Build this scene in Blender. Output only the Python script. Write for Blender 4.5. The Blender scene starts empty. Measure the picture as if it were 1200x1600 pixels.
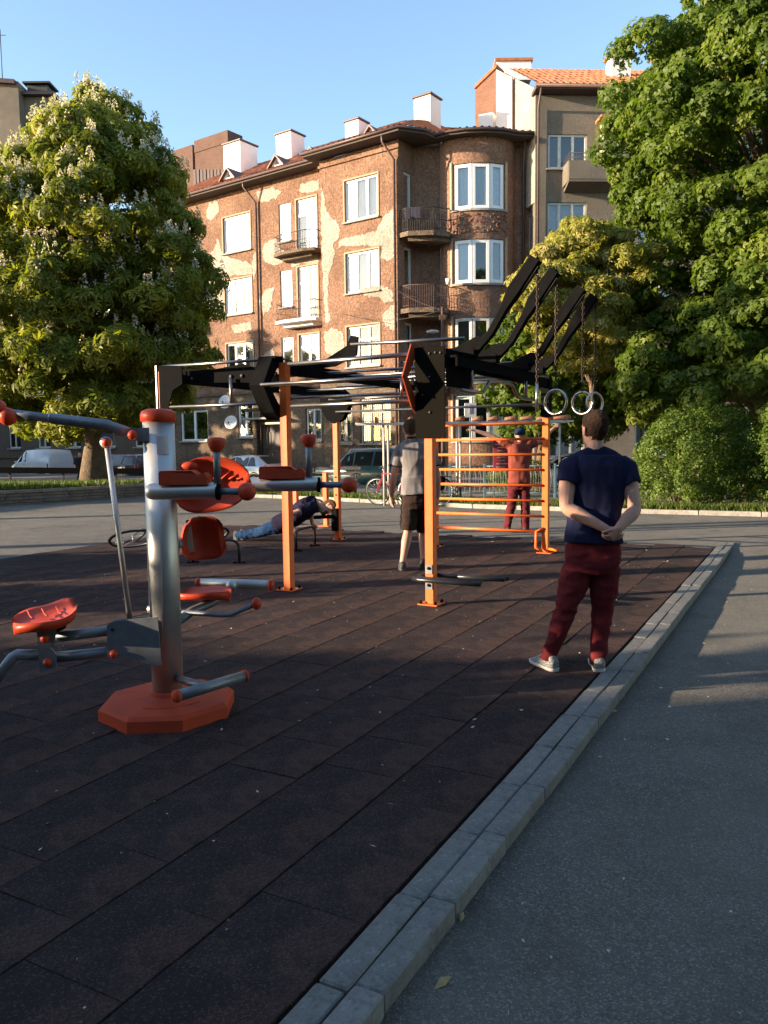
import bpy, bmesh, math, random
import numpy as np
from mathutils import Vector, Matrix
R = math.radians
random.seed(7); rng = np.random.default_rng(11)
scene = bpy.context.scene
col = scene.collection
# ------------------------------------------------------------------ camera
FPX, CAMH, PITCH, ROLL = 1250.0, 1.52, math.atan(107 / 1250.0), R(.7)
cam = bpy.data.cameras.new('camera')
camo = bpy.data.objects.new('camera', cam); col.objects.link(camo)
cam.sensor_fit = 'VERTICAL'; cam.sensor_height = 36; cam.lens = FPX / 1600 * 36
cam.clip_start = .05; cam.clip_end = 2000
camo.matrix_world = (Matrix.Translation((0, 0, CAMH)) @ Matrix.Rotation(math.pi / 2 - PITCH, 4, 'X')
                     @ Matrix.Rotation(-ROLL, 4, 'Z'))
scene.camera = camo
# ------------------------------------------------------------------ light
SUN_EL = R(10.6)
SUN_DIR = Vector((-.98, -.19, 0)).normalized()            # horizontal direction towards the sun
w = bpy.data.worlds.new('World'); scene.world = w; w.use_nodes = True
nt = w.node_tree; bg = nt.nodes['Background']
sky = nt.nodes.new('ShaderNodeTexSky'); sky.sky_type = 'NISHITA'; sky.sun_disc = False
sky.sun_elevation = SUN_EL; sky.sun_rotation = math.atan2(SUN_DIR.x, SUN_DIR.y)
sky.altitude = 550; sky.air_density = 1.0; sky.dust_density = .6; sky.ozone_density = 1.5
nt.links.new(sky.outputs[0], bg.inputs[0]); bg.inputs[1].default_value = .15
sl = bpy.data.lights.new('sun', 'SUN'); sl.energy = 5.0; sl.angle = R(.53); sl.color = (1, .80, .57)
so = bpy.data.objects.new('sun', sl); col.objects.link(so)
sv = (SUN_DIR * math.cos(SUN_EL) + Vector((0, 0, math.sin(SUN_EL)))).normalized()
so.rotation_euler = sv.to_track_quat('Z', 'Y').to_euler(); so.location = sv * 60
scene.view_settings.view_transform = 'Standard'; scene.view_settings.look = 'None'
scene.view_settings.exposure = 1.65; scene.view_settings.gamma = 1
scene.render.resolution_x = 768; scene.render.resolution_y = 1024
# ------------------------------------------------------------------ survey: sight lines to ground and walls
_f = Vector((0, math.cos(PITCH), -math.sin(PITCH))); _u = Vector((0, math.sin(PITCH), math.cos(PITCH)))
def ray(x, y):
    a = (x - 600) / FPX; b = (800 - y) / FPX
    a, b = a * math.cos(ROLL) + b * math.sin(ROLL), -a * math.sin(ROLL) + b * math.cos(ROLL)
    return Vector((a, 0, 0)) + _u * b + _f
O3 = Vector((0, 0, CAMH))
def G(x, y, z=0):
    r = ray(x, y); return O3 + r * ((z - CAMH) / r.z)
def D(x, y, d):
    r = ray(x, y); return O3 + r * (d / r.y)
def hit(x, y, p, n):
    r = ray(x, y); return O3 + r * ((Vector(p) - O3).dot(n) / r.dot(n))
# exercise-yard axes: s runs along the kerb away from the camera, n to the right of it
SD = Vector((.4747, .8802, 0)); ND = Vector((.8802, -.4747, 0))
def Y(n, s, z=0): return ND * n + SD * s + Vector((0, 0, z))
# ------------------------------------------------------------------ object helpers
def link(o, parent=None):
    col.objects.link(o)
    if parent:
        o.parent = parent; o.matrix_parent_inverse = parent.matrix_basis.inverted()
    return o
def tag(o, label=None, cat=None, group=None, kind=None):
    if label: o['label'] = label
    if cat: o['category'] = cat
    if group: o['group'] = group
    if kind: o['kind'] = kind
    return o
def empty(name, loc, label=None, cat=None, group=None, kind=None):
    o = bpy.data.objects.new(name, None); col.objects.link(o); o.location = loc
    o.empty_display_size = .1
    return tag(o, label, cat, group, kind)
def V(*a): return Vector(a if len(a) > 1 else a[0])
def frame(d):
    d = Vector(d).normalized()
    a = Vector((0, 0, 1)) if abs(d.z) < .95 else Vector((1, 0, 0))
    x = d.cross(a).normalized(); return x, x.cross(d).normalized(), d
class MB:
    def __init__(s): s.v = []; s.f = []; s.sm = []
    def add(s, vs, fs, smooth=False):
        k = len(s.v); s.v += [tuple(p) for p in vs]
        s.f += [tuple(i + k for i in q) for q in fs]; s.sm += [smooth] * len(fs); return s
    def hexa(s, p):   # 8 corners: bottom 4 ccw, top 4 ccw
        return s.add(p, [(3, 2, 1, 0), (4, 5, 6, 7), (0, 1, 5, 4), (1, 2, 6, 5), (2, 3, 7, 6), (3, 0, 4, 7)])
    def box(s, c, size, ax=None, bev=0):
        c = V(c); X, Yv, Z = ax if ax else (V(1, 0, 0), V(0, 1, 0), V(0, 0, 1))
        hx, hy, hz = [q / 2 for q in size]
        if bev <= 0:
            return s.hexa([c + X * a * hx + Yv * b * hy + Z * d * hz for d in (-1, 1) for a, b in ((-1, -1), (1, -1), (1, 1), (-1, 1))])
        b = min(bev, hx * .9, hy * .9, hz * .9); rings = []
        for z, ins in ((-hz, b), (-hz + b, 0), (hz - b, 0), (hz, b)):
            x, y = hx - ins, hy - ins; q = b * .7
            rings.append([c + X * px + Yv * py + Z * z for px, py in ((-x + q, -y), (x - q, -y), (x, -y + q), (x, y - q), (x - q, y), (-x + q, y), (-x, y - q), (-x, -y + q))])
        return s.rings(rings, True, False)
    def rings(s, rings, caps=True, smooth=True, closed=False):
        n = len(rings[0]); vs = [p for r in rings for p in r]; fs = []
        m = len(rings)
        for i in range(m if closed else m - 1):
            a = i * n; b = ((i + 1) % m) * n
            for j in range(n):
                k = (j + 1) % n; fs.append((a + j, a + k, b + k, b + j))
        s.add(vs, fs, smooth)
        if caps and not closed:
            k = len(s.v) - len(vs)
            s.f.append(tuple(k + n - 1 - j for j in range(n))); s.f.append(tuple(k + (m - 1) * n + j for j in range(n))); s.sm += [False, False]
        return s
    def tube(s, pts, r, n=10, caps=True, closed=False):
        pts = [V(p) for p in pts]; m = len(pts)
        rs = r if isinstance(r, (list, tuple)) else [r] * m
        out = []; prev = None
        for i, p in enumerate(pts):
            if closed: d = pts[(i + 1) % m] - pts[i - 1]
            else: d = pts[min(i + 1, m - 1)] - pts[max(i - 1, 0)]
            d.normalize()
            if prev is None: x, y, _ = frame(d)
            else:
                x = (prev - d * prev.dot(d)).normalized(); y = x.cross(d) * -1; y = d.cross(x)
            prev = x
            if i == 0: y = d.cross(x)
            out.append([p + (x * math.cos(t) + y * math.sin(t)) * rs[i] for t in [2 * math.pi * j / n for j in range(n)]])
        return s.rings(out, caps, True, closed)
    def lathe(s, base, axis, prof, n=16):   # prof: (height, radius)
        x, y, d = frame(axis); base = V(base)
        return s.rings([[base + d * h + (x * math.cos(t) + y * math.sin(t)) * max(r, 1e-4) for t in [2 * math.pi * j / n for j in range(n)]] for h, r in prof])
    def ball(s, c, r, n=12, m=8, sc=(1, 1, 1)):
        c = V(c); rings = []
        for i in range(m + 1):
            a = -math.pi / 2 + math.pi * i / m; rr = max(math.cos(a), .001)
            rings.append([c + V(r * sc[0] * rr * math.cos(t), r * sc[1] * rr * math.sin(t), r * sc[2] * math.sin(a)) for t in [2 * math.pi * j / n for j in range(n)]])
        return s.rings(rings)
    def prism(s, poly, off):   # poly: list of 3-D points, off: extrusion vector
        n = len(poly); off = V(off); a = [V(p) for p in poly]; b = [p + off for p in a]
        return s.add(a + b, [tuple(range(n - 1, -1, -1)), tuple(range(n, 2 * n))] + [(i, (i + 1) % n, n + (i + 1) % n, n + i) for i in range(n)])
    def quad(s, *p): return s.add(p, [tuple(range(len(p)))])
    def mesh(s, name):
        me = bpy.data.meshes.new(name); me.from_pydata(s.v, [], s.f); me.update()
        if any(s.sm): me.polygons.foreach_set('use_smooth', s.sm)
        bm = bmesh.new(); bm.from_mesh(me); bmesh.ops.recalc_face_normals(bm, faces=bm.faces[:]); bm.to_mesh(me); bm.free()
        return me
    def build(s, name, m, parent=None, label=None, cat=None, group=None, kind=None):
        me = s.mesh(name); me.materials.append(m)
        return tag(link(bpy.data.objects.new(name, me), parent), label, cat, group, kind)
def inst(name, me, loc, parent=None, rot=None, mat4=None):
    o = bpy.data.objects.new(name, me); col.objects.link(o)
    if mat4 is not None: o.matrix_basis = mat4
    else:
        o.location = loc
        if rot: o.rotation_euler = rot
    if parent: o.parent = parent; o.matrix_parent_inverse = parent.matrix_basis.inverted()
    return o
def np_mesh(name, verts, quads, m, parent=None, rnd=None, smooth=False):
    me = bpy.data.meshes.new(name); n = len(verts); k = len(quads); w_ = quads.shape[1]
    me.vertices.add(n); me.vertices.foreach_set('co', np.asarray(verts, np.float32).ravel())
    me.loops.add(k * w_); me.loops.foreach_set('vertex_index', quads.astype(np.int32).ravel())
    me.polygons.add(k); me.polygons.foreach_set('loop_start', np.arange(0, k * w_, w_, dtype=np.int32))
    me.polygons.foreach_set('loop_total', np.full(k, w_, np.int32))
    me.update(calc_edges=True)
    if rnd is not None:
        at = me.attributes.new('rnd', 'FLOAT', 'FACE'); at.data.foreach_set('value', np.asarray(rnd, np.float32))
    if smooth: me.polygons.foreach_set('use_smooth', [True] * k)
    me.materials.append(m)
    return link(bpy.data.objects.new(name, me), parent)
# ------------------------------------------------------------------ materials
class NT:
    def __init__(s, name):
        s.m = bpy.data.materials.new(name); s.m.use_nodes = True; s.t = s.m.node_tree; s.p = s.t.nodes['Principled BSDF']
        s.tc = None
    def n(s, t, **k):
        q = s.t.nodes.new(t)
        for a, b in k.items(): setattr(q, a, b)
        return q
    def l(s, a, b): s.t.links.new(a, b)
    def co(s):
        if not s.tc: s.tc = s.n('ShaderNodeTexCoord').outputs['Object']
        return s.tc
    def noise(s, sc, det=4, rough=.6, vec=None, dist=0):
        q = s.n('ShaderNodeTexNoise'); q.inputs['Scale'].default_value = sc; q.inputs['Detail'].default_value = det
        q.inputs['Roughness'].default_value = rough; q.inputs['Distortion'].default_value = dist
        s.l(vec if vec else s.co(), q.inputs['Vector']); return q.outputs['Fac']
    def ramp(s, fac, stops):
        q = s.n('ShaderNodeValToRGB'); e = q.color_ramp.elements
        while len(e) < len(stops): e.new(.5)
        for el, (p, c) in zip(e, stops):
            el.position = p; el.color = (*c, 1) if len(c) == 3 else c
        s.l(fac, q.inputs[0]); return q.outputs[0]
    def mix(s, fac, a, b, mode='MIX'):
        q = s.n('ShaderNodeMix', data_type='RGBA', blend_type=mode)
        for sock, val in ((q.inputs[0], fac), (q.inputs[6], a), (q.inputs[7], b)):
            if hasattr(val, 'is_linked'): s.l(val, sock)
            elif isinstance(val, (int, float)): sock.default_value = val
            else: sock.default_value = (*val, 1)
        return q.outputs[2]
    def bump(s, h, strength=.3, dist=.01):
        q = s.n('ShaderNodeBump'); q.inputs['Strength'].default_value = strength; q.inputs['Distance'].default_value = dist
        s.l(h, q.inputs['Height']); s.l(q.outputs[0], s.p.inputs['Normal']); return q
    def base(s, c): s.l(c, s.p.inputs['Base Color'])
def g3(v): return (v, v, v)
MAT = {}
def mat(name, c, r=.6, m=0.0, var=.18, ns=6, bump=0, bs=80, dirt=0, coat=0, bd=.004, spec=None):
    if name in MAT: return MAT[name]
    q = NT(name); p = q.p
    p.inputs['Roughness'].default_value = r; p.inputs['Metallic'].default_value = m
    if coat: p.inputs['Coat Weight'].default_value = coat; p.inputs['Coat Roughness'].default_value = .08
    if spec is not None: p.inputs['Specular IOR Level'].default_value = spec
    f = q.noise(ns, 6, .65)
    cc = q.ramp(f, [(.25, tuple(x * (1 - var) for x in c)), (.75, tuple(min(1, x * (1 + var)) for x in c))])
    if dirt:
        d = q.ramp(q.noise(ns * .7, 8, .75), [(.45, g3(0)), (.8, g3(dirt))])
        cc = q.mix(d, cc, (.06, .05, .04))
    q.base(cc)
    rr = q.n('ShaderNodeMapRange'); rr.inputs[3].default_value = max(r - .1, .03); rr.inputs[4].default_value = min(r + .12, 1)
    q.l(f, rr.inputs[0]); q.l(rr.outputs[0], p.inputs['Roughness'])
    if bump: q.bump(q.noise(bs, 3, .6), bump, bd)
    MAT[name] = q.m; return q.m
def leaf_mat(name, stops, trans=.35, rough=.5):
    q = NT(name); p = q.p
    a = q.n('ShaderNodeAttribute', attribute_name='rnd').outputs['Fac']
    c = q.ramp(a, stops); q.base(c); p.inputs['Roughness'].default_value = rough
    p.inputs['Specular IOR Level'].default_value = .3
    tr = q.n('ShaderNodeBsdfTranslucent'); q.l(q.mix(1.0, c, (1.0, 1.15, .45), 'MULTIPLY'), tr.inputs[0])
    mx = q.n('ShaderNodeMixShader'); mx.inputs[0].default_value = trans
    q.l(p.outputs[0], mx.inputs[1]); q.l(tr.outputs[0], mx.inputs[2])
    q.l(mx.outputs[0], q.t.nodes['Material Output'].inputs[0]); return q.m
def glass_mat(name, tint=(.8, .87, .9), refl=.12):
    q = NT(name); t = q.n('ShaderNodeBsdfTransparent'); t.inputs[0].default_value = (*tint, 1)
    g = q.n('ShaderNodeBsdfGlossy'); g.inputs['Roughness'].default_value = .03
    fr = q.n('ShaderNodeFresnel'); fr.inputs[0].default_value = 1.5
    ad = q.n('ShaderNodeMath', operation='ADD'); ad.inputs[1].default_value = refl; q.l(fr.outputs[0], ad.inputs[0]); ad.use_clamp = True
    bmp = q.n('ShaderNodeBump'); bmp.inputs['Strength'].default_value = .05; q.l(q.noise(1.2, 1), bmp.inputs['Height'])
    q.l(bmp.outputs[0], g.inputs['Normal'])
    mx = q.n('ShaderNodeMixShader'); q.l(ad.outputs[0], mx.inputs[0]); q.l(t.outputs[0], mx.inputs[1]); q.l(g.outputs[0], mx.inputs[2])
    q.l(mx.outputs[0], q.t.nodes['Material Output'].inputs[0]); MAT[name] = q.m; return q.m
def asphalt_mat():
    q = NT('asphalt'); f = q.noise(150, 3, .75); g = q.noise(.8, 6, .6)
    c = q.ramp(g, [(.3, (.120, .113, .104)), (.7, (.180, .168, .150))])
    v = q.n('ShaderNodeTexVoronoi'); v.inputs['Scale'].default_value = 165; q.l(q.co(), v.inputs['Vector'])
    sp = q.n('ShaderNodeSeparateColor'); q.l(v.outputs['Color'], sp.inputs[0])
    c = q.mix(q.ramp(sp.outputs[0], [(.0, g3(.6)), (.28, g3(.12)), (.34, g3(0))]), c, (.045, .043, .040))
    c = q.mix(q.ramp(sp.outputs[0], [(.74, g3(0)), (.78, g3(.25)), (1, g3(.75))]), c, (.38, .345, .29))
    c = q.mix(q.ramp(q.noise(2.2, 8, .75), [(.48, g3(0)), (.66, g3(.55))]), c, (.075, .068, .06))
    c = q.mix(q.ramp(q.noise(.35, 5, .65), [(.40, g3(0)), (.65, g3(.5))]), c, (.25, .228, .195))
    c = q.mix(q.ramp(q.noise(14, 6, .8), [(.60, g3(0)), (.72, g3(.6))]), c, (.055, .05, .045))
    q.base(c); q.p.inputs['Roughness'].default_value = .9; q.p.inputs['Specular IOR Level'].default_value = .12
    q.bump(f, 1.0, .014); return q.m
def rubber_mat():
    q = NT('rubber'); f = q.noise(190, 2, .8); g = q.noise(1.6, 5, .7)
    c = q.ramp(g, [(.32, (.074, .055, .058)), (.5, (.104, .067, .063)), (.72, (.165, .088, .072))])
    oi = q.n('ShaderNodeObjectInfo').outputs['Random']
    c = q.mix(.6, c, q.ramp(oi, [(0, g3(.6)), (1, g3(1.25))]), 'MULTIPLY')
    c = q.mix(q.ramp(f, [(.42, g3(.75)), (.62, g3(0))]), c, (.016, .015, .016))
    c = q.mix(q.ramp(q.noise(22, 6, .75), [(.62, g3(0)), (.8, g3(.35))]), c, (.17, .15, .13))
    c = q.mix(q.ramp(q.noise(7, 8, .8), [(.40, g3(.65)), (.56, g3(0))]), c, (.026, .023, .024))
    c = q.mix(q.ramp(q.noise(.9, 6, .7), [(.50, g3(0)), (.70, g3(.55))]), c, (.155, .085, .062))
    vo = q.n('ShaderNodeTexVoronoi'); vo.inputs['Scale'].default_value = 150; q.l(q.co(), vo.inputs['Vector'])
    sp = q.n('ShaderNodeSeparateColor'); q.l(vo.outputs['Color'], sp.inputs[0])
    c = q.mix(q.ramp(sp.outputs[0], [(0, g3(.4)), (.3, g3(.12)), (.38, g3(0))]), c, (.024, .022, .024))
    c = q.mix(q.ramp(sp.outputs[0], [(.74, g3(0)), (.8, g3(.15)), (1, g3(.42))]), c, (.20, .12, .10))
    q.base(c); q.p.inputs['Roughness'].default_value = .9; q.p.inputs['Specular IOR Level'].default_value = .10
    q.bump(f, 1.0, .016); return q.m
def concrete_mat(name, c, spread=.25):
    q = NT(name); g = q.noise(2.5, 8, .7); f = q.noise(120, 3, .7)
    a = q.ramp(g, [(.3, tuple(x * (1 - spread) for x in c)), (.7, tuple(x * (1 + spread) for x in c))])
    a = q.mix(q.ramp(q.noise(9, 8, .8), [(.46, g3(0)), (.60, g3(.65))]), a, tuple(x * .42 for x in c))
    a = q.mix(q.ramp(q.noise(26, 5, .8), [(.56, g3(0)), (.68, g3(.6))]), a, tuple(min(1, x * 1.7) for x in c))
    a = q.mix(q.ramp(q.noise(60, 3, .7), [(.60, g3(0)), (.68, g3(.8))]), a, tuple(x * .3 for x in c))
    oi = q.n('ShaderNodeObjectInfo').outputs['Random']
    a = q.mix(.5, a, q.ramp(oi, [(0, g3(.75)), (1, g3(1.15))]), 'MULTIPLY')
    q.base(a); q.p.inputs['Roughness'].default_value = .85; q.bump(f, .4, .005); return q.m
def stucco_mat(name, c, dark, light, bs=22, sc=1.0, stain=.5):
    q = NT(name); g = q.noise(.55 * sc, 7, .65); f = q.noise(bs, 4, .75); h = q.noise(4 * sc, 8, .75)
    a = q.ramp(g, [(.3, dark), (.5, c), (.7, light)])
    a = q.mix(q.ramp(f, [(.38, g3(.75)), (.56, g3(0))]), a, tuple(x * .38 for x in c))
    a = q.mix(q.ramp(f, [(.58, g3(0)), (.72, g3(.6))]), a, tuple(min(1, x * 1.5) for x in light))
    a = q.mix(q.ramp(h, [(.55, g3(0)), (.72, g3(stain))]), a, dark)
    mp = q.n('ShaderNodeMapping'); mp.inputs['Scale'].default_value = (1.6, 1.6, .16); q.l(q.co(), mp.inputs[0])
    st = q.noise(1.5, 6, .7, mp.outputs[0])
    a = q.mix(q.ramp(st, [(.55, g3(0)), (.75, g3(stain))]), a, tuple(x * .55 for x in dark))
    q.base(a); q.p.inputs['Roughness'].default_value = .95; q.p.inputs['Specular IOR Level'].default_value = .15
    q.bump(f, 1.0, .07); return q.m
def brick_mat(name, c, c2, mortar, scale=1.0):
    q = NT(name); co = q.n('ShaderNodeCombineXYZ'); sp = q.n('ShaderNodeSeparateXYZ'); q.l(q.co(), sp.inputs[0])
    ad = q.n('ShaderNodeMath', operation='SUBTRACT'); q.l(sp.outputs[0], ad.inputs[0]); q.l(sp.outputs[1], ad.inputs[1])
    q.l(ad.outputs[0], co.inputs[0]); q.l(sp.outputs[2], co.inputs[1])
    b = q.n('ShaderNodeTexBrick'); b.inputs['Scale'].default_value = scale; b.inputs['Brick Width'].default_value = .26; b.inputs['Row Height'].default_value = .08
    b.inputs['Mortar Size'].default_value = .012
    b.inputs['Color1'].default_value = (*c, 1); b.inputs['Color2'].default_value = (*c2, 1); b.inputs['Mortar'].default_value = (*mortar, 1)
    q.l(co.outputs[0], b.inputs['Vector'])
    a = q.mix(q.ramp(q.noise(1.5, 7, .7), [(.45, g3(0)), (.75, g3(.6))]), b.outputs[0], tuple(x * .5 for x in c))
    q.base(a); q.p.inputs['Roughness'].default_value = .9
    q.bump(b.outputs['Fac'], -.5, .01); return q.m
M_ASPH = asphalt_mat(); M_RUB = rubber_mat()
M_KERB = concrete_mat('kerb_concrete', (.19, .18, .165), .3); M_CONC = concrete_mat('concrete', (.34, .31, .27))
M_SOIL = mat('soil', (.075, .058, .035), .95, var=.4, ns=3, bump=.6, bs=30, bd=.03)
M_TURF = mat('turf', (.055, .085, .018), .95, var=.45, ns=2.5, bump=.8, bs=40, bd=.04)
M_BARK = mat('bark', (.16, .11, .07), .95, var=.5, ns=7, bump=1, bs=28, bd=.05)
M_ORANGE = mat('orange_paint', (.76, .135, .010), .5, var=.14, ns=13, dirt=.38)
M_BLACK = mat('black_powder_coat', (.0075, .0072, .0075), .9, var=.3, ns=12, spec=.03)
M_CHROME = mat('steel_bar', (.27, .25, .235), .33, 1, var=.1, ns=3)
M_RING = mat('ring_steel', (.46, .44, .42), .28, 1, var=.08, ns=3)
M_GALV = mat('galvanised_steel', (.54, .525, .50), .42, .8, var=.09, ns=7)
M_GREYP = mat('grey_steel_paint', (.20, .213, .23), .42, .5, var=.2, ns=14, dirt=.3)
M_REDP = mat('red_plastic', (.52, .050, .014), .42, var=.12, ns=9, dirt=.15, bump=.08, bs=150, bd=.002, spec=.3)
M_REDM = mat('dusty_red_plastic', (.47, .058, .022), .65, var=.2, ns=9, dirt=.32, bump=.12, bs=60, bd=.003, spec=.2)
M_RUST = mat('rusty_chain', (.16, .075, .045), .6, .5, var=.4, ns=40)
M_WHITE = mat('white_window_paint', (.78, .77, .74), .45, var=.06, ns=5)
M_OLDWHITE = mat('old_white_paint', (.55, .53, .47), .7, var=.2, ns=7, dirt=.3)
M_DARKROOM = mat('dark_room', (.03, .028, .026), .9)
M_CURTAIN = mat('white_curtain', (.75, .74, .70), .9, var=.1, ns=14)
M_LACE = mat('lace_curtain', (.48, .47, .45), .9, var=.25, ns=9)
M_GLASS = glass_mat('window_glass'); M_CARGLASS = mat('car_glass', (.018, .021, .022), .12, var=.2, spec=.5)
M_IRON = mat('wrought_iron', (.045, .04, .038), .6, .3, var=.3)
M_RUSTIRON = mat('rusty_iron', (.13, .07, .05), .75, .2, var=.35)
M_PIPE = mat('brown_downpipe', (.085, .05, .042), .5, .2, var=.25)
M_TILE = mat('roof_tile', (.42, .155, .08), .9, var=.4, ns=4, dirt=.18, spec=.06)
M_SOFFIT = mat('dark_soffit_board', (.075, .055, .045), .85, var=.3)
M_CHIM = mat('white_chimney_render', (.80, .76, .72), .85, var=.07, ns=2)
M_GLOSSBLK = mat('gloss_black_tube', (.028, .027, .028), .28, .3, var=.2, ns=6)
# ================================================================== ground
def plaza_z(n, s):
    a = min(max((s - 10.6) / 2.2, 0), 1); b = min(max((-n - 8.9) / .8, 0), 1); t = max(a, b); t = t * t * (3 - 2 * t)
    return -.068 + .048 * t
mb = MB()                                       # far ground: one sheet to the horizon
mb.quad((-600, -300, -.62), (600, -300, -.62), (600, 900, -.62), (-600, 900, -.62))
mb.build('ground', M_SOIL, kind='structure', label='bare ground reaching to the horizon')
ns_ = [-60, -40, -25, -18, -13] + [-11 + .5 * i for i in range(37)] + [9, 12, 18, 30]
ss_ = [-25, -12, -6] + [-3 + .5 * i for i in range(46)] + [21, 23, 25, 27, 29, 31, 33]
mb = MB(); vs = []
for s in ss_:
    for n in ns_: vs.append(Y(n, s, plaza_z(n, s)))
L = len(ns_); mb.add(vs, [(j * L + i, j * L + i + 1, j * L + L + i + 1, j * L + L + i) for j in range(len(ss_) - 1) for i in range(L - 1)], True)
mb.build('asphalt_path', M_ASPH, kind='structure', label='grey asphalt of the path and the square round the yard')
# rubber tiles, half bond, 0.412 m squares
T = .412; N0, N1, S0, S1 = -9.70, -1.215, -1.2, 12.2
floor_e = empty('rubber_floor', Y(-5.4, 5.5), 'dark reddish-brown floor of square rubber tiles', kind='structure')
tm = []
for k in range(4):
    b = MB(); h = T / 2 - .0005; hy = T / 2 - .0034; z0, z1, c = -.045, 0, .0035
    P = lambda x, y, z: (x, y, z)
    r0 = [P(-h, -hy, z0), P(h, -hy, z0), P(h, hy, z0), P(-h, hy, z0)]
    r1 = [P(-h, -hy, -c), P(h, -hy, -c), P(h, hy, -c), P(-h, hy, -c)]
    q = c * .7; r2 = [P(-h + q * .12, -hy + q, 0), P(h - q * .12, -hy + q, 0), P(h - q * .12, hy - q, 0), P(-h + q * .12, hy - q, 0)]
    b.rings([r0, r1, r2], True, False); me = b.mesh('tile'); me.materials.append(M_RUB); tm.append(me)
mbase = MB(); mbase.quad(Y(N0, S0, -.03), Y(N1, S0, -.03), Y(N1, S1, -.03), Y(N0, S1, -.03))
M_GAP = mat('gap_dirt', (.026, .022, .021), .95)
mbase.build('gap_bed', M_GAP, floor_e)
cand = []
rows = int((N1 - N0) / T)
for i in range(rows + 1):
    nc = N1 - T / 2 - i * T
    off = (i % 2) * T / 2
    s = S0 + off + T / 2
    while s + T / 2 < S1 + .12:
        p = Y(nc, s); d = p.y
        if d > .9 and abs(p.x) < .52 * d + .8: cand.append((p.length, nc, s))
        s += T
cand.sort(); far = MB(); ang = math.atan2(SD.y, SD.x)
for k, (d, nc, s) in enumerate(cand):
    dz = random.uniform(-.0025, .0025)
    mtx = Matrix.Translation(Y(nc, s, dz)) @ Matrix.Rotation(ang + random.gauss(0, .0035), 4, 'Z') @ Matrix.Rotation(random.gauss(0, .004), 4, 'X') @ Matrix.Rotation(random.gauss(0, .004), 4, 'Y')
    if k < 300: inst('tile', tm[k % 4], None, floor_e, mat4=mtx)
    else:
        me = tm[0]; far.add([mtx @ v.co for v in me.vertices], [tuple(p.vertices) for p in me.polygons])
far.build('far_tile', M_RUB, floor_e, kind='stuff')
# double kerb
kerb = empty('kerb', Y(-1.1, 6), 'double row of grey concrete kerb stones edging the rubber floor', kind='structure')
for row, (na, wd) in enumerate(((-1.205, .098), (-1.106, .098))):
    s = S0 + (.0 if row == 0 else .04); 
    while s < 12.35:
        ln = .5 if row == 0 else .5
        b = MB(); jz = random.uniform(-.005, .005)
        b.box((0, 0, 0), (ln - random.uniform(.003, .006), wd - .003, .2), bev=.006)
        me = b.mesh('kerb_stone'); me.materials.append(M_KERB)
        inst('kerb_stone', me, None, kerb, mat4=Matrix.Translation(Y(na + wd / 2 + random.uniform(-.003, .003), s + ln / 2, -.100 + jz)) @ Matrix.Rotation(ang + random.gauss(0, .004), 4, 'Z') @ Matrix.Rotation(random.gauss(0, .01), 4, 'X'))
        s += ln
# litter: pale petals and dry leaf bits
b = MB()
for i in range(1100):
    n_ = random.uniform(-8, 2.5); s_ = random.uniform(.8, 12); p = Y(n_, s_)
    if -1.25 < n_ < -.95: continue
    z = .0055 if n_ < -1.2 else plaza_z(n_, s_) + .006
    a = random.uniform(0, 6.3); l = random.choice([.004, .005, .007, .009, .014]) * random.uniform(.7, 1.3); wd = l * random.uniform(.25, .7)
    X = V(math.cos(a), math.sin(a), random.uniform(0, .3)); Z = V(-math.sin(a), math.cos(a), random.uniform(-.2, .3)); c = V(p.x, p.y, z)
    b.quad(c - X * l, c - Z * wd, c + X * l, c + Z * wd * .7 + V(0, 0, .003))
b.build('petal_litter', mat('dry_petal', (.52, .46, .36), .9, var=.5, ns=3), kind='stuff', label='scattered pale petals and dry leaf bits on the floor')
b = MB()
for px, py, a, l in ((455, 0, 0, 0), (692, 1540, .6, .035), (722, 1437, 1.2, .025), (960, 1114, .4, .02), (985, 1083, 2, .02), (672, 1480, 1.8, .02)):
    if not l: continue
    p = G(px, py, -.07); X = V(math.cos(a), math.sin(a), .2); Z = V(-math.sin(a), math.cos(a), .1); q = V(p.x, p.y, plaza_z(p.dot(ND), p.dot(SD)) + .007)
    b.add([q - X * l, q - Z * l * .35, q + V(0, 0, .006), q + Z * l * .35 + V(0, 0, .01), q + X * l], [(0, 1, 2), (0, 2, 3), (4, 2, 1), (4, 3, 2)])
b.build('dry_leaf_litter', mat('dry_leaf', (.30, .22, .09), .8, var=.4), kind='stuff', label='curled yellow dry leaves on the asphalt by the kerb')
# grit and soil washed against the kerb
pts = []; 
for i in range(5200):
    s_ = random.uniform(.6, 12.2); d_ = min(abs(random.gauss(0, .05)), .3) if i < 3800 else random.uniform(0, 4.5); n_ = -1.004 + d_; p = Y(n_, s_); pts.append((p.x, p.y, plaza_z(n_, s_) + .002))
vs_, fs_ = [], []
for p in pts:
    k = len(vs_); r_ = random.choice((.002, .003, .003, .005)) * random.uniform(.7, 1.5); a_ = random.uniform(0, 6.28)
    for j in range(3): vs_.append((p[0] + r_ * math.cos(a_ + j * 2.1) * random.uniform(.7, 1.2), p[1] + r_ * math.sin(a_ + j * 2.1) * random.uniform(.7, 1.2), p[2]))
    vs_.append((p[0], p[1], p[2] + r_ * 1.1)); fs_ += [(k, k + 1, k + 3), (k + 1, k + 2, k + 3), (k + 2, k, k + 3)]
np_mesh('grit_', np.array(vs_), np.array(fs_), mat('kerb_grit', (.17, .14, .105), .95, var=.6, ns=90)).name = 'grit'
tag(bpy.data.objects['grit'], 'fine grit washed along the foot of the kerb', kind='stuff')
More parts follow.
